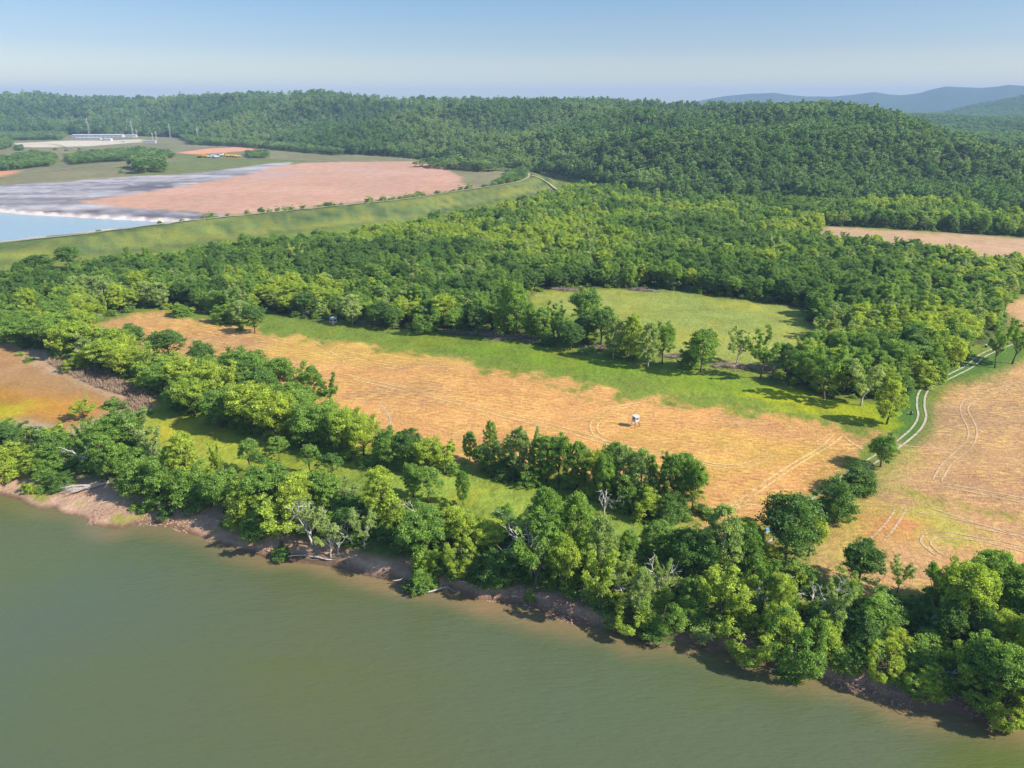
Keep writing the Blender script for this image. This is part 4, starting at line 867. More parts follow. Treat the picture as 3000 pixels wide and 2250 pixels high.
# taller wood boundary: keep its rim off the fields, trim to what can be seen
azw = np.arctan2(wx, wy); m = (np.abs(azw) < math.radians(44)) & (np.hypot(wx, wy) < 1000); wx, wy = wx[m], wy[m]
m = sdf(wx, wy, WOOD, 20) > 1.0; wx, wy = wx[m], wy[m]
hx = np.array([t['x'] for t in TREES]); hy = np.array([t['y'] for t in TREES])
m = np.array([((hx - a) ** 2 + (hy - b) ** 2).min() > 18 for a, b in zip(wx, wy)]); wx, wy = wx[m], wy[m]
wn2 = fbm(wx / 42, wy / 42, 141, 3) + wr_.normal(size=len(wx)) * 0.10
wh = 7.0 + 5.5 * fbm(wx / 60, wy / 60, 151, 2) + wr_.normal(size=len(wx)) * 1.5; ww = 5.8 + wr_.random(len(wx)) * 3.8
ekeys = []
for a, s in zip(wn2, wr_.random(len(wx))):
    c = 'dark' if a < 0.40 else ('mid' if a < 0.56 else ('pale' if a < 0.64 else 'yellow'))
    sh_ = {'dark': ['round', 'round', 'tall', 'droop'], 'mid': ['round', 'round', 'tall', 'open'], 'pale': ['tall', 'open', 'open', 'bushy'], 'yellow': ['round', 'tall', 'droop', 'round']}[c][int(s * 4)]
    o_ = VAR[(sh_, c)]; ekeys.append(o_[int(s * 97) % len(o_)])
edge = sdf(wx, wy, WOOD, 60); rw = np.hypot(wx, wy)
vis = rw * (1 + np.clip(edge, 0, 25) / 40.0) + (np.abs(np.arctan2(wx, wy)) > math.radians(37)) * 9999
order = np.argsort(vis); n_ind = max(0, 298 - len(TREES)); pick = set(order[:n_ind].tolist())
for i in pick:
    TREES.append(dict(x=wx[i], y=wy[i], z=Hs(wx[i], wy[i]), h=wh[i], w=ww[i], key=ekeys[i], zone='wood', label=None, rot=float(wr_.random() * 6.28)))

# ------------------------------------------------------------------ labels that single a tree out
COLW = dict(dark='dark green', mid='mid green', yellow='yellow-green', pale='pale grey-green')
SHW = dict(round='round-crowned', tall='tall narrow', open='open-branched', droop='drooping', bushy='bushy', umbrella='flat-topped')
MARKS = {
    'river': [(-900, 'beyond the left end of the sand bank'), (0, 'at the left end of the sand bank'), (150, 'left of the white dead tree'), (235, 'beside the white dead tree'), (330, 'behind the heap of bleached driftwood'), (440, 'left of the tall yellow-green tree'), (560, 'right of the tall yellow-green tree'), (690, 'where the sand bank narrows'),
              (830, 'beside the tree full of dead branches'), (980, 'over the pale log at the waterline'), (1110, 'below the tall pale yellow tree'), (1250, 'below the umbrella-shaped tree'), (1360, 'beside the straight bare white snag'), (1480, 'right of the bare white snag'), (1600, 'below the tallest riverside tree'), (1720, 'right of the tallest riverside tree'),
              (1850, 'above the shaded red rubble shore'), (1960, 'beside the thin half-dead tree'), (2080, 'left of the bright tree with pale trunk'), (2190, 'right of the bright tree with pale trunk'), (2320, 'below the biggest round tree'), (2420, 'left of the forked white trunks'), (2530, 'below the dark tree by pink field'), (2650, 'below the small airy tree'), (2760, 'above the grey root tangle'), (2860, 'below the large yellow-green tree'), (2980, 'at the right edge of the photo'), (3150, 'past the right end of the belt')],
    'hedge': [(0, 'at the mudflat upper left corner'), (150, 'above the left end of the dry reeds'), (260, 'above the dry reeds'), (385, 'below the leftmost dark field-edge tree'), (490, 'below the middle dark field-edge tree'), (590, 'below the rightmost dark field-edge tree'), (700, 'along the lower side of the long field'), (820, 'where the hedge is broadest'), (930, 'below the clump of thin stems'), (1040, 'near the field-edge snag'), (1150, 'right of the field-edge snag'), (1280, 'left of the gap between the hedges')],
    'hedge2': [(1400, 'at left end of lower hedgerow'), (1550, 'in left half of lower hedgerow'), (1720, 'in middle of lower hedgerow'), (1880, 'in right half of lower hedgerow'), (2020, 'at right end of lower hedgerow')],
    'track': [(2600, 'by the dirt track')],
    'edge': [(520, 'at the left tip of the long field'), (720, 'on the strip left of the blind'), (1050, 'right of the small white blind'), (1300, 'above the long grey brush line'), (1500, 'left of the inner meadow'), (1700, 'between grass strip and inner meadow'), (1900, 'in the clump before inner meadow'), (2100, 'by the brown brush pile'), (2350, 'right of the brown brush pile'), (2550, 'behind the lime-coloured tree'), (2750, 'beside the dirt track upper bend')],
    'wood': [(-200, 'in the wood at the left edge'), (150, 'in wood left of long field tip'), (450, 'in wood behind the long field tip'), (700, 'in wood left of the white blind'), (950, 'in wood behind the white blind'), (1200, 'in wood above the grey brush line'), (1450, 'in the wood left of the inner meadow'), (1700, 'in the wood behind the inner meadow'), (2000, 'in the wood beyond the inner meadow'), (2350, 'in the wood right of the inner meadow'), (2600, 'in wood above the track bend'), (2850, 'in the wood by the upper track')],
}
TMARK = 'tree'
def auto_labels():
    buckets = {}
    for t in TREES:
        if t['label']: continue
        u, v = project(t['x'], t['y'], t['z'] + t['h'] / 2)
        mk = min(MARKS[t['zone']], key=lambda q: abs(q[0] - u))[1]
        sz = 'small' if t['h'] < 7.5 else ('tall' if t['h'] > 13 and t['key'][0] != 'tall' else '')
        base = ' '.join(x for x in (sz, COLW[t['key'][1]], SHW[t['key'][0]], 'tree', mk) if x)
        buckets.setdefault(base, []).append((u, t))
    ordw = ['leftmost', 'second from left', 'third from left', 'fourth from left', 'fifth from left', 'sixth from left', 'seventh from left', 'eighth from left', 'ninth from left', 'tenth from left', 'eleventh from left', 'twelfth from left']
    for base, L in buckets.items():
        L.sort(key=lambda q: q[0])
        for i, (u, t) in enumerate(L):
            if len(L) == 1: t['label'] = base
            elif len(L) == 2: t['label'] = base + (', left one' if i == 0 else ', right one')
            else: t['label'] = base + ', ' + (ordw[i] if i < len(ordw) - 1 and i < len(L) - 1 else 'rightmost')
            w = t['label'].split()
            assert len(w) <= 16, t['label']
auto_labels()
seen_l = {}
for t in TREES:
    k = t['label']
    if k in seen_l: t['label'] = k + (' nearest the water' if t['y'] < 95 else ' set farther back')
    seen_l[k] = 1
GROUPS = dict(river='trees of the riverside belt', hedge='trees of the broad upper hedge', hedge2='trees of the lower hedgerow', track='trees beside the dirt track', edge='trees along the wood edge', wood='trees of the wood behind the long field')

def place_proto(name, t, key):
    crown, trunk, shape, colour = PROTO[key]
    k_ = {'bushy': 8.0, 'round': 8.9, 'umbrella': 9.0, 'tall': 8.0}.get(shape, 9.2); s = (t['w'] / k_, t['w'] / k_, t['h'] / 11.6)
    root = empty(name, (t['x'], t['y'], t['z'] - 0.15), t['rot'], s)
    tag(root, t['label'], 'tree', GROUPS[t['zone']])
    mesh_obj('trunk', trunk, root); mesh_obj('crown', crown, root)
    return root
for t in TREES: place_proto('tree', t, t['key'])

# ------------------------------------------------------------------ masses nobody could count
def scatter(name, label, cat, X, Y, rot, scl, idx, protos, sink=0.3, Zs=None):
    Zs = H(X, Y) if Zs is None else Zs
    me = bpy.data.meshes.new(name); me.vertices.add(len(X))
    me.vertices.foreach_set('co', np.stack([X, Y, Zs - sink], -1).astype(np.float32).ravel())
    a = me.attributes.new('turn', 'FLOAT_VECTOR', 'POINT'); a.data.foreach_set('vector', np.c_[np.zeros(len(X)), np.zeros(len(X)), rot].astype(np.float32).ravel())
    a = me.attributes.new('size', 'FLOAT_VECTOR', 'POINT'); a.data.foreach_set('vector', np.asarray(scl, np.float32).ravel())
    a = me.attributes.new('which', 'INT', 'POINT'); a.data.foreach_set('value', np.asarray(idx, np.int32))
    ob = mesh_obj(name, me); ng = bpy.data.node_groups.new(name, 'GeometryNodeTree'); ng.is_modifier = True
    ng.interface.new_socket('Geometry', in_out='INPUT', socket_type='NodeSocketGeometry'); ng.interface.new_socket('Geometry', in_out='OUTPUT', socket_type='NodeSocketGeometry')
    gi = ng.nodes.new('NodeGroupInput'); go = ng.nodes.new('NodeGroupOutput'); jn = ng.nodes.new('GeometryNodeJoinGeometry')
    def named(nm, ty):
        n = ng.nodes.new('GeometryNodeInputNamedAttribute'); n.data_type = ty; n.inputs[0].default_value = nm
        return n.outputs['Attribute']
    tu, sz, wh_ = named('turn', 'FLOAT_VECTOR'), named('size', 'FLOAT_VECTOR'), named('which', 'INT')
    for k, objs in enumerate(protos):
        if not (np.asarray(idx) == k).any(): continue
        cmp_ = ng.nodes.new('FunctionNodeCompare'); cmp_.data_type = 'INT'; cmp_.operation = 'EQUAL'
        ng.links.new(wh_, cmp_.inputs[2]); cmp_.inputs[3].default_value = k
        j2 = ng.nodes.new('GeometryNodeJoinGeometry')
        for o in objs:
            oi = ng.nodes.new('GeometryNodeObjectInfo'); oi.inputs['Object'].default_value = o; oi.transform_space = 'ORIGINAL'
            ng.links.new(oi.outputs['Geometry'], j2.inputs[0])
        ip = ng.nodes.new('GeometryNodeInstanceOnPoints'); ng.links.new(gi.outputs[0], ip.inputs['Points']); ng.links.new(cmp_.outputs[0], ip.inputs['Selection'])
        ng.links.new(j2.outputs[0], ip.inputs['Instance']); ng.links.new(tu, ip.inputs['Rotation']); ng.links.new(sz, ip.inputs['Scale'])
        ng.links.new(ip.outputs[0], jn.inputs[0])
    ng.links.new(jn.outputs[0], go.inputs[0])
    md = ob.modifiers.new('scatter', 'NODES'); md.node_group = ng
    return tag(ob, label, cat, None, 'stuff')
keys = list(PROTO); SRC = [[mesh_obj('crown_source', PROTO[k][0], link=False), mesh_obj('trunk_source', PROTO[k][1], link=False)] for k in keys]
rest = np.array([i for i in range(len(wx)) if i not in pick])
scatter('woodland', 'dense mixed green wood filling the plain between the long field and the hills', 'wood', wx[rest], wy[rest], wr_.random(len(rest)) * 6.28,
        np.c_[ww[rest] / 9.4, ww[rest] / 9.4, wh[rest] / 11.8], [keys.index(ekeys[i]) for i in rest], SRC)

FSRC = [[mesh_obj('far_crown_source', m_, link=False)] for m_ in FARPROTO]; BSRC = [[mesh_obj('bush_source', m_, link=False)] for m_ in BUSHPROTO]
# hillside forest: rings of trees from foot to ridge
rng = np.random.default_rng(77); HX, HY, HS = [], [], []
r = 540.0
while r < 3600:
    sp = 6.3 if r < 1300 else 6.3 + (r - 1300) * 0.0045
    n = int(2 * math.radians(42) * r / sp); az = np.linspace(-math.radians(42), math.radians(42), n) + rng.normal(size=n) * 0.3 * sp / r; rr_ = r + rng.normal(size=n) * sp * 0.3
    r0 = np.interp(az, FOOT[:, 0], FOOT[:, 1]); r1 = np.interp(az, RIDGE[:, 0], RIDGE[:, 1])
    m = (rr_ > r0 + 4) & (rr_ < r1 * 1.04)
    HX.append((rr_ * np.sin(az))[m]); HY.append((rr_ * np.cos(az))[m]); HS.append(np.full(m.sum(), sp)); r += sp * 0.92
HX, HY, HS = map(np.concatenate, (HX, HY, HS)); hn = len(HX)
m = ~(inside(HX, HY, FIELD_E) | inside(HX, HY, WOOD)); HX, HY, HS = HX[m], HY[m], HS[m]; hn = len(HX)
print('hill trees', hn, 'wood', len(rest), 'trees', len(TREES))
w_ = HS / 7.6 * rng.uniform(0.6, 1.6, hn); tone = fbm(HX / 130, HY / 130, 161, 3) * 1.3 - 0.15 + rng.normal(size=hn) * 0.10
kidx = np.where(tone < 0.44, rng.choice([0, 2, 5], hn), np.where(tone < 0.60, rng.choice([0, 1, 2], hn), rng.choice([3, 4], hn)))
scatter('hillside_forest', 'dark green forest covering the hills from foot to ridge', 'forest', HX, HY, rng.random(hn) * 6.28, np.c_[w_ * 0.95, w_ * 0.95, w_ * rng.uniform(0.7, 1.35, hn)], kidx, FSRC)
# the paler hill beyond, right
n = 30000; az = rng.uniform(math.radians(17), math.radians(42), n); rr_ = np.sqrt(rng.uniform(1300.0 ** 2, 5200.0 ** 2, n)); x = rr_ * np.sin(az); y = rr_ * np.cos(az)
s_ = rng.uniform(1.2, 1.9, n)
scatter('far_forest', 'hazy blue-green forest on the farther hill at the right', 'forest', x, y, rng.random(n) * 6.28, np.c_[s_, s_, s_ * 0.8], rng.choice([0, 1, 5], n), FSRC)
# thickets on the plain behind the levee
TH = []
for pl, st_ in (([(-60, 478), (60, 460), (150, 456), (172, 470), (150, 488), (60, 496), (-60, 508)], 6), ([(190, 468), (240, 456), (330, 447), (430, 440), (500, 452), (518, 463), (420, 470), (300, 476), (215, 484)], 6), ([(724, 452), (785, 450), (788, 464), (728, 465)], 5),
            ([(-60, 400), (25, 406), (38, 432), (0, 442), (-60, 446)], 7), ([(-60, 394), (130, 394), (200, 398), (180, 410), (60, 412), (-60, 410)], 8), ([(45, 434), (66, 434), (68, 442), (46, 442)], 5), ([(520, 398), (700, 408), (880, 425), (1000, 445), (1000, 456), (860, 445), (720, 432), (560, 424)], 8),
            ([(380, 488), (480, 485), (485, 505), (400, 512)], 11), ([(1480, 508), (1530, 505), (1548, 514), (1530, 530), (1460, 545), (1440, 545), (1480, 528)], 4.5), ([(1200, 490), (1330, 482), (1480, 500), (1440, 506), (1300, 495)], 9)):
    x, y, _ = grid_points(P(pl, 6), st_, st_ * 0.25, 31 + len(TH)); TH.append((x, y, np.full(len(x), st_ / 8.0)))
x, y, s_ = (np.concatenate([t[i] for t in TH]) for i in range(3)); n = len(x); s_ = s_ * rng.uniform(0.8, 1.4, n)
scatter('thicket', 'bushy green thickets on the waste ground behind the levee', 'thicket', x, y, rng.random(n) * 6.28, np.c_[s_, s_, s_ * 0.7], rng.choice([0, 1, 4], n), FSRC)
# undergrowth below the riverside belt and hedges, rough weeds on the wood edge
UX, UY, US = [], [], []
for pl, st_, sc in ((BELT, 2.7, 0.27), (HEDGE1, 3.4, 0.26), (HEDGE2, 3.2, 0.24)):
    x, y, _ = grid_points(pl, st_, st_ * 0.3, 51 + len(UX)); z = H(x, y); m = (z > np.where(x < -15, -1.3, -2.35)) & ~open_ground(x, y, 2.0); UX.append(x[m]); UY.append(y[m]); US.append(np.full(m.sum(), sc))
x, y, _ = grid_points(WOOD, 4.5, 1.4, 58); e_ = sdf(x, y, WOOD, 30); m = (e_ > -1) & (e_ < 9) & (np.hypot(x, y) < 620); UX.append(x[m]); UY.append(y[m]); US.append(np.full(m.sum(), 0.22))
x, y, s_ = np.concatenate(UX), np.concatenate(UY), np.concatenate(US); n = len(x); s_ = s_ * rng.uniform(0.6, 1.7, n)
bid = np.clip((fbm(x / 15, y / 15, 171, 3) * 1.7 - 0.35 + rng.normal(size=n) * 0.15) * 4, 0, 4).astype(int)
scatter('undergrowth', 'tangled green undergrowth below the riverside trees and hedges', 'undergrowth', x, y, rng.random(n) * 6.28, np.c_[s_ * 1.2, s_ * 1.2, s_ * 0.8], bid, BSRC, 0.15)
# ------------------------------------------------------------------ hazy air over the whole valley
mb = MB(); mb.box((0, 2500, 140), (21000, 21000, 302))          # from 11 m below datum to 291 m
hm, nt, out = new_mat('haze'); vol = node(nt, 'ShaderNodeVolumePrincipled')
vol.inputs['Color'].default_value = (0.42, 0.61, 0.86, 1); vol.inputs['Density'].default_value = HAZE; vol.inputs['Anisotropy'].default_value = 0.0
nt.links.new(vol.outputs[0], out.inputs['Volume'])
tag(mb.build('haze', hm), 'thin blue haze hanging over the whole valley', 'haze', None, 'stuff')

# ------------------------------------------------------------------ dead trees, driftwood, brush
def branchy(mb, base, dirv, L, r, rng, depth, droop=0.0):
    d = np.array(dirv, float); d /= np.linalg.norm(d); p = np.array(base, float); pts = [p.copy()]; n = 4
    for i in range(n):
        d = d + rng.normal(size=3) * 0.16; d[2] -= droop; d /= np.linalg.norm(d); p = p + d * L / n; pts.append(p.copy())
    mb.tube(pts, [r * (1 - 0.8 * i / n) for i in range(n + 1)], 5 if r > 0.05 else 4, cap=False)
    if depth > 0:
        for k in range(rng.integers(3, 5)):
            t = rng.integers(1, n + 1); dd = d + rng.normal(size=3) * 0.75; branchy(mb, pts[t], dd, L * rng.uniform(0.35, 0.6), r * 0.55, rng, depth - 1, droop)
def dead_tree(u, vt, vb, w, label, seed, lean=0.0, mat=None, name='dead_tree', forks=5):
    x, y, z, h, wm = size_for(u, vt, vb, w); rng = np.random.default_rng(seed); mat = mat or M_DEAD
    root = empty(name, (x, y, z - 0.2)); tag(root, label, 'dead tree', 'bare dead trees')
    th = h * 0.62; mb = MB(); pts = [(lean * h * (i / 5) ** 1.4 + rng.normal() * 0.06, rng.normal() * 0.06, th * i / 5) for i in range(6)]
    r0 = max(0.20, h * 0.026); mb.tube(pts, [r0 * (1 - 0.6 * i / 5) for i in range(6)], 7); mb.build('trunk', mat, root, True)
    for k in range(forks):
        b = np.array(pts[min(5, 2 + k * 4 // forks)]); a = k * 2.4 + rng.random(); out_ = wm * 0.5
        m2 = MB(); branchy(m2, b, (math.cos(a) * out_ + lean * 4, math.sin(a) * out_, h * (0.28 + 0.12 * rng.random())), h * 0.46, r0 * 0.62, rng, 2); m2.build('limb', mat, root, True)
    return root
dead_tree(240, 1290, 1384, 80, 'leaning white dead tree with bare twigs on the left bank', 1, -0.28)
dead_tree(650, 1372, 1420, 50, 'twisted bare grey tree in the greenery left of the narrow sand bank', 2)
dead_tree(845, 1438, 1500, 60, 'bare grey twiggy tree behind the yellow tree over the sand bank', 3)
dead_tree(905, 1470, 1600, 90, 'pale dead tree standing right of the yellow tree over the sand bank', 4, -0.1, forks=6)
dead_tree(985, 1520, 1640, 70, 'weathered dead tree bending to the waterline above the fallen pale log', 5, 0.1)
dead_tree(1140, 1190, 1262, 20, 'thin broken snag at the lower edge of the long field', 6, 0.0, forks=2)
dead_tree(1356, 1540, 1632, 14, 'straight bare white snag in the middle of the riverside belt', 7, 0.05, forks=1)
dead_tree(1215, 1470, 1540, 70, 'grey bare crown behind the broad green tree at mid bank', 8)
dead_tree(1560, 1535, 1700, 100, 'contorted silver dead tree left of the tallest riverside tree', 9, -0.12, forks=7)
dead_tree(1772, 1430, 1510, 60, 'bare grey tree in the shade behind the lower hedgerow', 10)
dead_tree(1800, 1580, 1640, 70, 'silvery bare crown over the yellow-green open tree', 11)
dead_tree(1838, 1690, 1790, 70, 'grey dead stems beside the narrow upswept tree', 12, 0.1, forks=6)
dead_tree(1935, 1640, 1762, 60, 'thin white dead tree with side twigs right of the narrow upswept tree', 13, -0.05)
dead_tree(2150, 1615, 1680, 60, 'bare grey bush-like tree left of the biggest round tree', 14)
dead_tree(2222, 1710, 1785, 60, 'small bare grey tree right of the bright tree with pale trunk', 15)
dead_tree(2325, 1705, 1770, 60, 'bare fan-shaped grey tree below the biggest round tree', 16)
dead_tree(2382, 1715, 1785, 56, 'white forked bare tree in deep shade beside the big tree shadow', 17)
dead_tree(2452, 1690, 1830, 50, 'tall forked dead tree with two white stems', 18, -0.12, forks=3)
dead_tree(2720, 1765, 1850, 80, 'grey dead top lying among the bushes left of the large yellow-green tree', 19, 0.25)
dead_tree(2780, 1940, 2000, 90, 'low grey tangle of dead branches above the shaded shore', 20, -0.2, forks=7)
dead_tree(2950, 1880, 1960, 60, 'thin dead stems in the foliage at the right edge', 21)
dead_tree(2405, 1000, 1070, 50, 'grey leafless tree inside the edge of the wood', 22, mat=M_BRUSH)
dead_tree(277, 1010, 1080, 70, 'white-stemmed half dead tree above the dry reeds', 23, -0.1)
dead_tree(2275, 735, 775, 20, 'dead white tree standing up from the middle of the wood', 25)
dead_tree(450, 790, 840, 24, 'bare grey tree in the wood at the upper left', 26, mat=M_BRUSH)

def fallen(u, v, length, ang, r, label, seed, tw=2, cat='driftwood', name='driftwood_log', mat=None, z=None, wide=0.0):
    x, y = G(u, v, -3.2); zz = Hs(x, y) if z is None else z; x, y = G(u, v, zz)
    rng = np.random.default_rng(seed); mat = mat or M_DEAD
    root = empty(name, (x, y, Hs(x, y) + r * 0.6), ang); tag(root, label, cat, 'dead wood along the shore')
    mb = MB(); pts = [(length * (i / 6 - 0.5), 0.25 * math.sin(i * 1.1 + seed), 0.08 * math.sin(i + seed) + 0.05) for i in range(7)]
    mb.tube(pts, [r * (1 - 0.55 * i / 6) for i in range(7)], 7); mb.build('stem', mat, root, True)
    for k in range(tw):
        i = rng.integers(2, 7); s = 1 if rng.random() < 0.5 else -1
        m2 = MB(); branchy(m2, pts[i], (1.0, s * rng.uniform(0.3, 1.1) + wide, 0.12), length * rng.uniform(0.25, 0.45), r * 0.45, rng, 1, 0.02); m2.build('limb', mat, root, True)
    return root
# the heap of bleached boughs on the left sand bank: one uprooted tree with long parallel limbs
x, y = G(255, 1440, -2.9); root = empty('fallen_tree', (x, y, Hs(x, y) + 0.35), math.radians(24)); tag(root, 'heap of bleached bare boughs of a fallen tree on the left sand bank', 'driftwood', 'dead wood along the shore')
rng = np.random.default_rng(31); mb = MB(); mb.tube([(4.6, 0.6, 0.5), (3.0, 0.3, 0.35), (0.5, 0, 0.15), (-2, -0.3, 0.1)], [0.34, 0.28, 0.2, 0.12], 8); mb.build('trunk', M_DEAD, root, True)
for k in range(15):
    m2 = MB(); a = (3.8 - k * 0.12, 0.4 + rng.normal() * 0.12, 0.4); f = (k / 14 - 0.5) * 1.1
    pts = [a]; L = rng.uniform(5.5, 8.5)
    for i in range(1, 6): t = i / 5; pts.append((a[0] - L * t, a[1] + f * 3.4 * t + 0.3 * math.sin(3 * t + k), 0.4 + 0.35 * math.sin(math.pi * t + 0.4 * k) * (1 - t * 0.5)))
    m2.tube(pts, [0.12, 0.11, 0.09, 0.07, 0.05, 0.02], 5, cap=False)
    branchy(m2, pts[3], (-1, f, 0.15), L * 0.3, 0.05, rng, 1); m2.build('limb', M_DEAD, root, True)
for args in [(1185, 1698, 4.5, 0.35, 0.10, 'short pale stick lying at the waterline left of the drooping bush', 41, 2), (1310, 1706, 9.0, 0.25, 0.17, 'long pale fallen trunk on the shore right of the drooping bush', 42, 4), (1375, 1708, 7.0, -0.4, 0.17, 'pale fallen trunk with root plate beside the long trunk', 43, 5),
             (905, 1640, 8.0, 0.06, 0.12, 'thin pale log along the waterline under the shrubs', 44, 4), (960, 1644, 6.0, -0.1, 0.16, 'white log at the waterline beside the dark root clump', 45, 3), (575, 1530, 3.6, 0.3, 0.09, 'short grey branch lying on the open sand', 46, 3), (655, 1520, 3.0, 0.5, 0.10, 'dark wood scrap in the shade at the top of the sand', 47, 2),
             (610, 1533, 3.4, 0.1, 0.08, 'thin branch lying in the tree shadow on the sand', 48, 3), (100, 1410, 3.0, 1.0, 0.07, 'thin pale stick on the far left sand', 49, 1), (320, 1470, 3.0, 0.4, 0.08, 'crooked dark branch on the sand below the bushes', 50, 2), (1520, 1758, 2.6, 0.3, 0.08, 'dark driftwood clump where the shore turns shady', 51, 3),
             (2278, 1962, 2.6, 0.2, 0.08, 'small root stump at the waterline below the drooping tree', 52, 5), (2315, 1958, 4.0, -0.15, 0.08, 'pale crooked branch on the bare shore below the drooping tree', 53, 3), (2365, 1935, 3.0, 1.4, 0.07, 'upright pale stick in the shaded mud', 54, 0), (2410, 1915, 2.4, -0.6, 0.06, 'small pale branch in the shaded mud right of the drooping tree', 55, 2),
             (2970, 2106, 6.5, -0.04, 0.17, 'grey log lying at the waterline at the right edge', 56, 0), (815, 1641, 2.2, 0.3, 0.12, 'dark stub sticking out of the water below the sand bank', 57, 2), (1470, 1578, 3.4, 0.2, 0.16, 'pale broken log lodged in the greenery right of the white snag', 58, 1), (440, 1476, 2.4, 0.2, 0.07, 'short stick on the sand near the shore shrubs', 59, 1)]:
    fallen(*args)
# brush heaps along the wood edge
def brush(u, v, L, Wd, Hh, label, seed, n=150):
    x, y = G(u, v); rng = np.random.default_rng(seed); root = empty('brush_pile', (x, y, Hs(x, y)), rng.normal() * 0.2 - 0.15); tag(root, label, 'brush pile', 'brush piles along the wood edge')
    mb = MB(); N = 14                                        # the rotted heart of the heap
    for i in range(N):
        t = i / N * 6.283; 
    pts = [(L * (k / 8 - 0.5) * 0.9, Wd * 0.12 * math.sin(k * 1.7 + seed), Hh * 0.12) for k in range(9)]
    mb.tube(pts, [Hh * 0.42 * math.sin(math.pi * (k + 0.7) / 9.4) * (0.8 + 0.3 * rng.random()) for k in range(9)], 9); mb.build('heap', M_BRUSH, root, True)
    m2 = MB()
    for k in range(n):
        px, py = rng.normal() * L * 0.22, rng.normal() * Wd * 0.26; a = rng.random() * 6.28; l = rng.uniform(1.0, 3.6); pz = max(0.1, Hh * (0.75 - abs(px) / L - abs(py) / Wd)) * rng.random() + 0.1
        e = (px + math.cos(a) * l, py + math.sin(a) * l * 0.8, pz + rng.uniform(-0.3, 0.8)); m2.tube([(px, py, pz), ((px + e[0]) / 2 + 0.1, (py + e[1]) / 2, (pz + e[2]) / 2 + 0.15), e], [0.07, 0.055, 0.02], 4, cap=False)
    tag(m2.build('twigs', M_BRUSH, root), kind='stuff')
for a in [(1340, 976, 16, 4, 1.6, 'brown dead brush heap at the left end of the long brush line', 61), (1420, 982, 20, 4, 1.7, 'pale brown brush heap left of the middle of the long brush line', 62), (1505, 992, 20, 5, 1.8, 'grey brush heap with a fallen pale trunk on the long brush line', 63), (1590, 1002, 18, 5, 1.6, 'grey brush heap at the right end of the long brush line', 64),
          (1740, 1020, 12, 4, 1.3, 'grey fallen stems between brush line and pale clump', 65), (2135, 1075, 13, 6, 2.2, 'brown brush pile among the bare stems', 66), (2215, 1080, 16, 6, 2.4, 'dark brown brush pile behind the pale-trunked tree', 67), (2340, 1088, 10, 5, 1.6, 'brown brush heap in the wood edge shade', 68), (1985, 1048, 12, 5, 1.8, 'dark rounded brush heap left of the rounded green tree', 69),
          (930, 922, 18, 4, 1.4, 'grey-mauve brush line left of the small white blind', 70), (1090, 948, 16, 4, 1.4, 'thin grey brush line right of the small white blind', 71), (1655, 850, 16, 4, 1.6, 'mauve brush heap at the far left corner of the inner meadow', 72), (1880, 852, 14, 4, 1.4, 'pale brush heap at the far edge of the inner meadow', 73)]:
    brush(*a)
# dry reeds at the mudflat
x, y, rg = grid_points(REEDS, 0.36, 0.18, 81); n = len(x); z = H(x, y); hgt = 0.9 + 0.8 * rg.random(n); th = rg.random(n) * 3.14; wd = 0.05 + 0.07 * rg.random(n)
lx = rg.normal(size=n) * 0.35; ly = rg.normal(size=n) * 0.35
c_, s__ = np.cos(th) * wd, np.sin(th) * wd
V = np.stack([np.stack([x - c_, y - s__, z - 0.05], -1), np.stack([x + c_, y + s__, z - 0.05], -1), np.stack([x + c_ * 0.5 + lx, y + s__ * 0.5 + ly, z + hgt], -1), np.stack([x - c_ * 0.5 + lx, y - s__ * 0.5 + ly, z + hgt * 0.9], -1)], 1).reshape(-1, 3)
tag(mesh_obj('dry_reeds', np_mesh('dry_reeds', V, np.arange(4 * n).reshape(n, 4), M_REED, False)), 'band of tall dry mauve-brown reeds along the mudflat', 'reeds', None, 'stuff')

# rubble and clods on the shaded shore
st_me = []
M_STONE = simple_mat('red_rubble', (0.30, 0.18, 0.13), 0.9, 0.1, 0.4, 0.4); rng = np.random.default_rng(97)
Ls = SHORE[(SHORE[:, 0] > -150) & (SHORE[:, 0] < 160)]; k_ = rng.integers(0, len(Ls) - 1, 5200); f_ = rng.random(5200)
px = Ls[k_, 0] * (1 - f_) + Ls[k_ + 1, 0] * f_ + rng.normal(size=5200) * 1.2; py = Ls[k_, 1] * (1 - f_) + Ls[k_ + 1, 1] * f_ + np.abs(rng.normal(size=5200)) * 2.6 - 0.2
keep = fbm(px / 7, py / 7, 201, 2) > np.where(px > -5, 0.46, 0.72); px, py = px[keep], py[keep]; pz = H(px, py); n = len(px)
base_v = np.array([(0, 0, 1.0), (1, 0, 0.1), (0.2, 1, 0), (-0.9, 0.3, 0.15), (-0.3, -0.95, 0), (0.1, 0.1, -0.6)]); base_f = np.array([(0, 1, 2), (0, 2, 3), (0, 3, 4), (0, 4, 1), (5, 2, 1), (5, 3, 2), (5, 4, 3), (5, 1, 4)])
sc_ = rng.uniform(0.10, 0.42, n) ** 1.0; th = rng.random(n) * 6.28; jit = base_v[None] * (0.7 + 0.6 * rng.random((n, 6, 1)))
X_ = (jit[..., 0] * np.cos(th)[:, None] - jit[..., 1] * np.sin(th)[:, None]) * sc_[:, None] + px[:, None]; Y_ = (jit[..., 0] * np.sin(th)[:, None] + jit[..., 1] * np.cos(th)[:, None]) * sc_[:, None] * 0.8 + py[:, None]; Z_ = jit[..., 2] * sc_[:, None] * 0.55 + pz[:, None] + 0.02
F_ = (base_f[None] + (np.arange(n) * 6)[:, None, None]).reshape(-1, 3)
tag(mesh_obj('shore_rubble', np_mesh('shore_rubble', np.stack([X_, Y_, Z_], -1).reshape(-1, 3), F_, M_STONE, False, 3)), 'reddish rubble and clods strewn along the waterline', 'rubble', None, 'stuff')

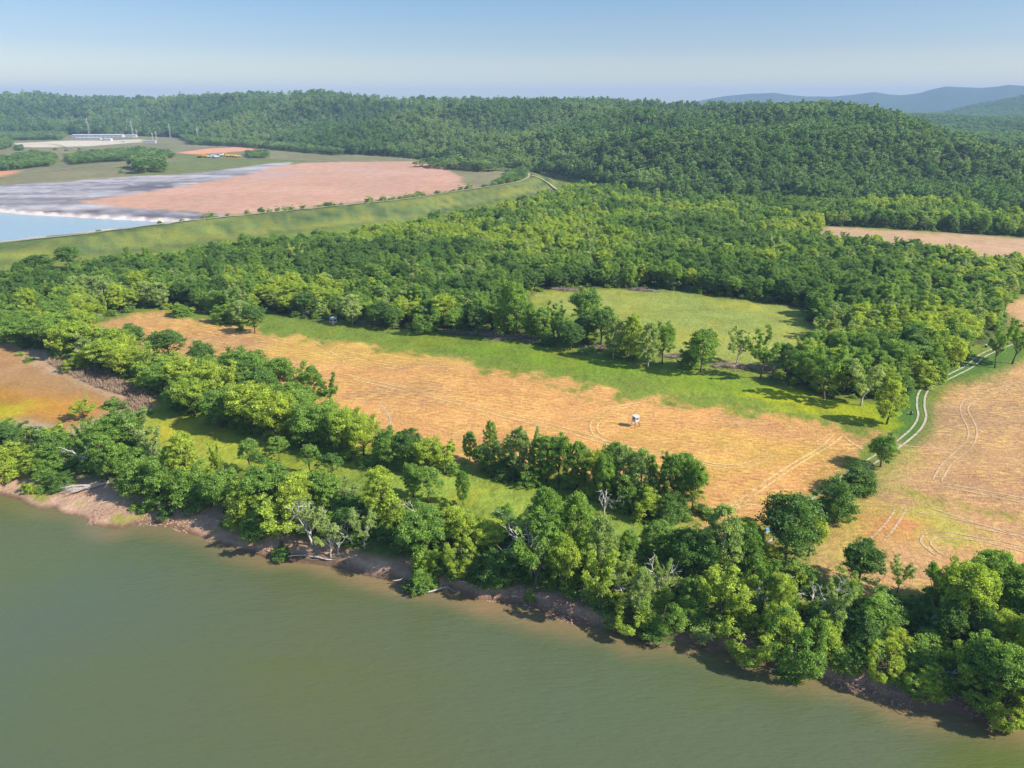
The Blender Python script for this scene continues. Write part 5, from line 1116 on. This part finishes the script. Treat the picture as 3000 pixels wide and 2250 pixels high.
# ------------------------------------------------------------------ shrubs one can count
def shrub(x, y, h, w, which, label, group, name='shrub', zz=None):
    o = mesh_obj(name, BUSHPROTO[which]); o.location = (x, y, (Hs(x, y) if zz is None else zz) - 0.15); o.rotation_euler = (0, 0, float(RNG.random() * 6.28)); o.scale = (w / 9.4, w / 9.4, h / 11.2)
    tag(o, label, 'shrub', group)
for u, v, h, w, k, lab in [(84, 1425, 2.6, 3.4, 3, 'bright green shrub standing alone on the left sand bank'), (122, 1424, 1.4, 3.4, 1, 'low green shrub on the left sand beside the bright one'), (185, 1420, 2.2, 4, 0, 'dark green bush at the top of the sand below the white dead tree'), (395, 1478, 1.4, 3.2, 1, 'low bush on the sand left of the shore bend'), (430, 1485, 1.6, 4.0, 1, 'low spreading bush at the sand edge in mid shore bend'),
                           (480, 1500, 2.2, 4.0, 0, 'dark bush at the sand edge right of the shore bend'), (560, 1498, 1.5, 3.4, 4, 'grey-green low bush above the open sand'), (665, 1530, 1.6, 3.6, 1, 'small green bush at the top of the sand where shadows begin'), (1552, 1742, 3.0, 2.2, 1, 'single upright green shrub on the shady shore'), (1235, 1700, 3.4, 5.5, 0, 'drooping dark willow shrub overhanging the waterline'),
                           (820, 1610, 2.2, 4.2, 0, 'dark shrub under the yellow tree at the sand edge'), (2060, 1850, 2.4, 5.2, 4, 'pale straw-coloured shrub on the red rubble bank'), (1800, 1810, 2.0, 4, 4, 'pale shrub over the rubble shore in the shade'), (2325, 1945, 2.4, 4.5, 1, 'green shrub hanging over the bare shore below the drooping tree'),
                           (705, 968, 2.6, 3.6, 1, 'small round shrub on the strip beside the dark round tree'), (545, 925, 3.4, 6, 1, 'round bush at the tip of the long field'), (562, 918, 3.0, 4, 3, 'pale yellow bush at the tip of the long field'), (1710, 1036, 3.4, 4.2, 4, 'brownish bush at the foot of the wood edge trees'), (2070, 1538, 2.2, 4.0, 1, 'bush below the right end of the lower hedgerow'),
                           (330, 1190, 2.4, 5.5, 1, 'dark bush at the right tip of the mudflat'), (365, 1195, 2.0, 3.6, 0, 'small dark bush at the right tip of the mudflat'), (355, 1230, 2.4, 7, 4, 'dusty grey-green bush below the dry reeds'), (425, 1210, 1.8, 5, 4, 'pale bush at the edge of the south meadow'), (60, 1040, 1.2, 3.5, 4, 'pale weedy bush at the upper rim of the mudflat'), (85, 1058, 1.4, 4, 1, 'green weedy bush at the upper rim of the mudflat')]:
    x, y = G(u, v, -2 if v > 1400 else 0); shrub(x, y, h, w, k, lab, 'shrubs on the sand bank and field edges')
# row of bushes just inside the levee crest, and the scattered trees on its face
Lp = smooth_line([np.array(p) for p in LEVEE[2:11]], 3.0); T = np.gradient(Lp, axis=0); T /= np.linalg.norm(T, axis=1)[:, None]; Nn = np.stack([-T[:, 1], T[:, 0]], -1)
rng = np.random.default_rng(91); ucr = np.array([project(a[0], a[1], 8)[0] for a in Lp]); shr = []
for i in range(0, len(Lp)):
    u = ucr[i]
    if u < 0: continue
    dens = 0.10 if u < 440 else (0.5 if u < 1350 else 0.3)
    if rng.random() < dens: shr.append((i, u))
for j, (i, u) in enumerate(shr):
    p = Lp[i] + Nn[i] * rng.uniform(5, 9); hh = rng.uniform(2.2, 5.4) if u > 560 else rng.uniform(1.4, 3.4)
    seg = 'beside the blue pond' if u < 560 else ('beside the left half of the red earth' if u < 900 else ('beside the right half of the red earth' if u < 1350 else 'at the curved end of the levee'))
    kk = int(rng.choice([0, 1, 1, 4])); shrub(p[0], p[1], hh, hh * rng.uniform(1.1, 1.9), kk, ('tall ' if hh > 4 else ('low ' if hh < 3 else '')) + {0: 'dark', 1: 'mid', 4: 'pale'}[kk] + ' green bush on the levee crest ' + seg, 'bushes on the levee crest ' + seg)
for u, v, h, w, k, lab in [(950, 684, 4.5, 7, 0, 'dark open bush at the foot of the levee left of the wood edge'), (1417, 612, 5, 7, 1, 'round tree on the lower levee slope, left of a pair'), (1472, 615, 5.5, 8, 0, 'round dark tree on the lower levee slope, right of a pair'), (1548, 598, 5, 8, 0, 'dark bush low on the levee beside bare trees'), (1590, 588, 3, 7, 4, 'greyish bush low on the levee at the right end'),
                           (1400, 486, 9, 14, 4, 'round pale tree at the hill foot, left of two'), (1422, 492, 9, 16, 4, 'round pale tree at the hill foot, right of two'), (925, 690, 7, 7, 0, 'dark tree at the levee foot left of the dark open bush')]:
    x, y = G(u, v, 2 if v > 500 else 6); shrub(x, y, h, w, k, lab, 'bushes on and around the levee slope', 'bush')
for u, v, h, w, k, lab in [(200, 790, 9, 13, 0, 'big dark round tree at the levee foot, right one of two'), (105, 800, 7, 15, 0, 'wide dark round tree at the levee foot, left one of two')]:
    pass
for u, v, k in [(92, 444, 0), (107, 444, 0), (232, 447, 1), (163, 440, 0), (195, 442, 1), (355, 507, 1), (232, 440, 0)]:
    x, y = G(u, v, 6)
    shrub(x, y, 4, 7, k, ['lone dark bush left of the pale patch','small dark bush beside the lone one left of the pale patch','small bush below the long shed road','small dark bush on waste ground left','small bush on waste ground between thickets','small bush at the far edge of the ash flat','small bush above the left thicket'][[92,107,232,163,195,355,232].index(u) if v != 440 or u != 232 else 6], 'bushes dotted on the waste ground')

# ------------------------------------------------------------------ raised hunting blinds
M_WHITE = simple_mat('white_panel', (0.50, 0.49, 0.50), 0.6, 0.3, 0.06, 2.0); M_GREY = simple_mat('blue_grey_panel', (0.36, 0.37, 0.42), 0.7, 0.3, 0.1, 2.0)
M_DARK = simple_mat('dark_opening', (0.02, 0.02, 0.025), 0.4, 0.5, 0.1); M_STEEL = simple_mat('brown_steel', (0.16, 0.12, 0.09), 0.7, 0.4, 0.2)
def blind(u, v, rz, size, leg_h, label):
    x, y = G(u, v); root = empty('hunting_blind', (x, y, Hs(x, y)), rz); tag(root, label, 'hunting blind', 'raised hunting blinds')
    s = size / 2; h0 = leg_h; h1 = leg_h + size * 0.98
    mb = MB(); t = 0.05
    for a in (-1, 1): mb.box((a * (s - t / 2), 0, (h0 + h1) / 2), (t, size, h1 - h0)); mb.box((0, a * (s - t / 2), (h0 + h1) / 2), (size - 2 * t - 0.01, t, h1 - h0))
    mb.build('wall', M_WHITE, root)
    mb = MB(); mb.box((0, 0, h0 - 0.04), (size + 0.1, size + 0.1, 0.08)); mb.build('floor_panel', M_GREY, root)
    mb = MB(); mb.prism([(-s - 0.12, h1 + 0.02), (s + 0.12, h1 + 0.16), (s + 0.12, h1 + 0.24), (-s - 0.12, h1 + 0.10)], -s - 0.12, s + 0.12); mb.build('roof', M_WHITE, root)
    for k, (cx, cy, dx, dy) in enumerate([(0, -s - 0.012, size * 0.62, 0.03), (-s - 0.012, 0, 0.03, size * 0.62), (s + 0.012, 0, 0.03, size * 0.5)]):
        mb = MB(); mb.box((cx, cy, h0 + size * 0.60), (dx, dy, size * 0.34)); w = mb.build('window', M_DARK, root)
        m2 = MB(); zc = h0 + size * 0.60; hh = size * 0.34; L = max(dx, dy)
        for a in (-1, 1):
            if dx > dy: m2.box((cx + a * (L / 2 + 0.03), cy, zc), (0.06, 0.06, hh + 0.12)); m2.box((cx, cy, zc + a * (hh / 2 + 0.03)), (L, 0.06, 0.06))
            else: m2.box((cx, cy + a * (L / 2 + 0.03), zc), (0.06, 0.06, hh + 0.12)); m2.box((cx, cy, zc + a * (hh / 2 + 0.03)), (0.06, L, 0.06))
        f = m2.build('frame', M_WHITE, w)
    mb = MB(); mb.box((s + 0.012, 0.0, h0 + size * 0.2), (0.024, size * 0.5, size * 0.36)); mb.build('door', M_GREY, root)
    for a in (-1, 1):
        for b in (-1, 1):
            mb = MB(); mb.tube([(a * s * 0.9, b * s * 0.9, h0 - 0.08), (a * s * 1.35, b * s * 1.35, -0.3)], 0.06, 6); mb.build('leg', M_STEEL, root)
    mb = MB(); 
    for a in (-1, 1): mb.tube([(s + 0.15, a * 0.2, h0), (s + 0.95, a * 0.2, -0.1)], 0.03, 5)
    for k in range(6): t = k / 6 + 0.08; mb.tube([(s + 0.15 + 0.8 * t, -0.2, h0 * (1 - t)), (s + 0.15 + 0.8 * t, 0.2, h0 * (1 - t))], 0.025, 5)
    mb.build('ladder', M_STEEL, root)
blind(1861, 1249, math.radians(33), 1.3, 1.6, 'white box blind on splayed legs alone in the long orange field')
blind(977, 948, math.radians(50), 1.9, 0.35, 'small white box blind at the edge of the wood on the grass strip')
# small dark things by the track
M_BLACK = simple_mat('black_plastic', (0.015, 0.015, 0.018), 0.5, 0.5, 0.1); M_BLUE = simple_mat('blue_tarp', (0.14, 0.30, 0.40), 0.5, 0.4, 0.1)
x, y = G(2668, 1214); root = empty('game_feeder', (x, y, Hs(x, y)), 0.4); tag(root, 'small black tipped feeder with a pale pole on the lawn beside the dirt track', 'feeder')
mb = MB(); mb.tube([(0, 0, 0.05), (0.25, 0, 0.5), (0.45, 0, 0.95)], [0.5, 0.42, 0.12], 8); mb.build('barrel', M_BLACK, root); mb = MB(); mb.tube([(-0.2, 0, 0.3), (-1.3, 0.1, 0.7)], 0.05, 5); mb.build('pole', M_DEAD, root)
x, y = G(2888, 1018); root = empty('game_feeder', (x, y, Hs(x, y)), 0.1); tag(root, 'small dark barrel with pale lid under the open trees at the upper track', 'feeder')
mb = MB(); mb.tube([(0, 0, 0), (0, 0, 0.8)], [0.42, 0.42], 10); mb.build('barrel', M_BLACK, root); mb = MB(); mb.tube([(0, 0, 0.81), (0, 0, 0.9)], [0.5, 0.45], 10); mb.build('lid', M_WHITE, root)
x, y = G(2247, 1556); mb = MB(); mb.box((0, 0, 0.42), (0.8, 0.6, 0.3), 0.3, 0.8).box((0, 0, 0.12), (1.0, 0.7, 0.24), 0.3); o = mb.build('tarp_bundle', M_BLUE); o.location = (x, y, Hs(x, y)); tag(o, 'small light blue tarpaulin bundle under the biggest round tree', 'tarpaulin')

# ------------------------------------------------------------------ power poles on the plain
M_POLE = simple_mat('pale_steel_pole', (0.42, 0.42, 0.39), 0.6, 0.4, 0.1)
def pole(u, vt, vb, label, arms=2):
    x, y = G(u, vb, 8)
    z = Hs(x, y)
    for _ in range(4): x, y = G(u, vb, z); z = Hs(x, y)
    lo, hi = 2, 120
    for _ in range(25):
        m = (lo + hi) / 2
        if project(x, y, z + m)[1] > vt: lo = m
        else: hi = m
    h = min(lo, 60); root = empty('power_pole', (x, y, z), 0.5); tag(root, label, 'power pole', 'power poles on the plain')
    mb = MB()
    for a in (-1, 1): mb.tube([(a * h * 0.045, 0, -0.5), (a * 0.3, 0, h)], [0.32, 0.2], 6)
    for k in range(5): t = k / 5; w0 = h * 0.045 * (1 - t) + 0.3 * t; w1 = h * 0.045 * (0.8 - t) + 0.3 * (t + 0.2); mb.tube([(-w0, 0, h * t), (w1, 0, h * (t + 0.2))], 0.12, 4)
    mb.build('mast', M_POLE, root)
    for k in range(arms):
        zc = h * (0.93 - 0.16 * k); mb = MB(); mb.tube([(-h * 0.10, 0, zc), (h * 0.10, 0, zc)], 0.18, 5); ar = mb.build('crossarm', M_POLE, root)
        for a in (-1, 1): m2 = MB(); m2.tube([(a * h * 0.095, 0, zc), (a * h * 0.095, 0, zc - 1.8)], 0.16, 5); m2.build('insulator', M_GREY, ar)
for a in [(56, 345, 366, 'power pole at the far left above the woods'), (151, 350, 368, 'second power pole from the left'), (262, 345, 392, 'power pole over the left part of the long white shed'), (392, 354, 408, 'tallest power pole, at the right end of the long white shed'), (403, 380, 406, 'short power pole just right of the tallest one'),
          (448, 388, 410, 'left one of the two small poles by the white trailer'), (460, 384, 414, 'right one of the two small poles by the white trailer'), (500, 362, 403, 'power pole left of the wooded knoll'), (580, 373, 400, 'thick pale power pole at the edge of the wooded knoll')]:
    pole(*a)
for i, (u, vt, vb) in enumerate([(857, 328, 358), (863, 329, 357)]):
    r1_ = 1 ; x, y = G(u, 400, 6); k = 2050 / math.hypot(x, y); x *= k; y *= k; z = Hs(x, y); root = empty('power_pole', (x, y, z), 0.5); tag(root, ('left' if i == 0 else 'right') + ' one of the twin slanted poles on the wooded hill', 'power pole', 'power poles on the plain')
    mb = MB(); mb.tube([(0, 0, 0), (0, 0, 42)], [0.6, 0.35], 6); mb.build('mast', M_POLE, root); mb = MB(); mb.tube([(-4, 0, 40), (4, 0, 40)], 0.2, 5); mb.build('crossarm', M_POLE, root)

# ------------------------------------------------------------------ sheds, trailers and machines on the waste ground
M_SHED = simple_mat('white_sheet_metal', (0.46, 0.47, 0.48), 0.5, 0.4, 0.05, 0.2); M_ROOF = simple_mat('pale_roof', (0.46, 0.47, 0.49), 0.5, 0.4, 0.05, 0.2)
M_YEL = simple_mat('machine_yellow', (0.70, 0.38, 0.04), 0.5, 0.4, 0.1, 0.5); M_TYRE_ = simple_mat('tyre_rubber', (0.02, 0.02, 0.02), 0.8, 0.2, 0.1)
def shed(u, v, L, D, h, rz, label, doors=6, name='shed'):
    x, y = G(u, v, 6); z = Hs(x, y); root = empty(name, (x, y, z), rz); tag(root, label, 'shed', 'sheds on the waste ground')
    mb = MB(); mb.prism([(-D / 2, -0.5), (D / 2, -0.5), (D / 2, h), (0, h + D * 0.10), (-D / 2, h)], -L / 2, L / 2); mb.build('wall', M_SHED, root)
    for s in (-1, 1):
        mb = MB(); mb.prism([(0, h + D * 0.10 + 0.1), (s * (D / 2 + 0.6), h + 0.02), (s * (D / 2 + 0.6), h + 0.30), (0, h + D * 0.10 + 0.38)], -L / 2 - 0.5, L / 2 + 0.5); mb.build('roof', M_ROOF, root)
    for k in range(doors):
        mb = MB(); mb.box((L * ((k + 0.5) / doors - 0.5), -D / 2 - 0.04, h * 0.40), (L / doors * 0.42, 0.08, h * 0.72)); mb.build('door', M_GREY, root)
shed(290, 402, 112, 16, 4.5, math.radians(2), 'very long white shed at the foot of the far wooded hills', 12)
shed(262, 409, 50, 9, 3, math.radians(2), 'low white shed in front of the left half of the very long shed', 6)
shed(386, 402, 22, 10, 4.5, math.radians(4), 'small white shed right of the very long shed', 3)
shed(318, 413, 14, 9, 4.5, 0, 'small dark-fronted shed before the very long shed', 2)
shed(186, 400, 9, 8, 4, 0.3, 'tiny white house among the trees left of the very long shed', 1)
shed(442, 419, 20, 6, 3.4, 0.05, 'white trailer-like shed on the waste ground near the small poles', 3)
shed(362, 418, 9, 5, 3, 0.3, 'tiny white hut on the waste ground below the long shed', 1)
shed(834, 422, 26, 5, 2.6, 0.05, 'low white structure at the forest edge, left of two', 3)
shed(848, 424, 8, 5, 2.6, 0.05, 'low white structure at the forest edge, right of two', 1)
def truck(u, v, rz, col, label, kind='truck', s=1.0):
    x, y = G(u, v, 6); z = Hs(x, y); root = empty('dump_truck' if kind == 'truck' else 'excavator', (x, y, z), rz, (s, s, s)); tag(root, label, kind, 'machines parked by the ash field')
    if kind == 'truck':
        mb = MB(); mb.box((0, 0, 1.1), (8.5, 2.6, 0.5)); mb.build('chassis', M_STEEL, root)
        mb = MB(); mb.prism([(-1.4, 1.6), (1.4, 1.6), (1.7, 3.4), (-1.7, 3.4)], -4.2, 1.6); mb.build('dump_body', col, root)
        mb = MB(); mb.box((3.2, 0, 2.2), (1.9, 2.4, 1.9), 0, 0.9); mb.build('cab', col, root); mb = MB(); mb.box((4.13, 0, 2.7), (0.06, 1.9, 0.7)); mb.build('windscreen', M_DARK, root)
        for X in (-3.0, -1.3, 3.0):
            for Y in (-1.25, 1.25): m2 = MB(); m2.tube([(X, Y - 0.3, 0.8), (X, Y + 0.3, 0.8)], 0.8, 10); m2.build('wheel', M_TYRE_, root)
    else:
        for Y in (-1.2, 1.2): mb = MB(); mb.prism([(Y - 0.35, 0), (Y + 0.35, 0), (Y + 0.35, 0.9), (Y - 0.35, 0.9)], -2.2, 2.2); mb.build('track', M_TYRE_, root)
        mb = MB(); mb.box((-0.4, 0, 1.9), (3.8, 2.8, 1.5), 0, 0.92); mb.build('body', col, root); mb = MB(); mb.box((1.0, 0.8, 3.1), (1.5, 1.2, 1.4), 0, 0.85); mb.build('cab', M_WHITE, root)
        mb = MB(); mb.tube([(1.4, -0.3, 2.4), (4.2, -0.3, 5.4), (6.4, -0.3, 4.2)], 0.28, 6); mb.build('boom', col, root); mb = MB(); mb.tube([(6.4, -0.3, 4.2), (6.6, -0.3, 1.6)], 0.22, 6).box((6.5, -0.3, 1.0), (1.1, 1.1, 1.0), 0, 1.2); mb.build('bucket', col, root)
truck(592, 462, 0.1, M_YEL, 'large yellow dump truck, leftmost of the parked machines', s=1.5)
for i, (u, v, c, k) in enumerate([(606, 461, M_YEL, 'truck'), (618, 463, M_WHITE, 'truck'), (626, 459, M_GREY, 'truck'), (634, 463, M_WHITE, 'truck'), (646, 458, M_GREY, 'truck')]):
    truck(u, v, 0.3 * i, c, ['small orange truck right of the large yellow dump truck', 'white truck at the front left of the parked machines', 'grey truck behind the white trucks', 'white truck at the front right of the parked machines', 'grey truck at the right rear of the white trucks'][i], k)
for i, (u, v) in enumerate([(669, 459), (678, 460), (687, 460), (696, 461)]):
    truck(u, v, 0.5, M_YEL, 'orange dump truck, %s of the row of four' % ['first from the left', 'second from the left', 'third from the left', 'rightmost'][i])
truck(652, 457, 1.0, M_YEL, 'yellow excavator standing between the white trucks and the orange row', 'excavator')
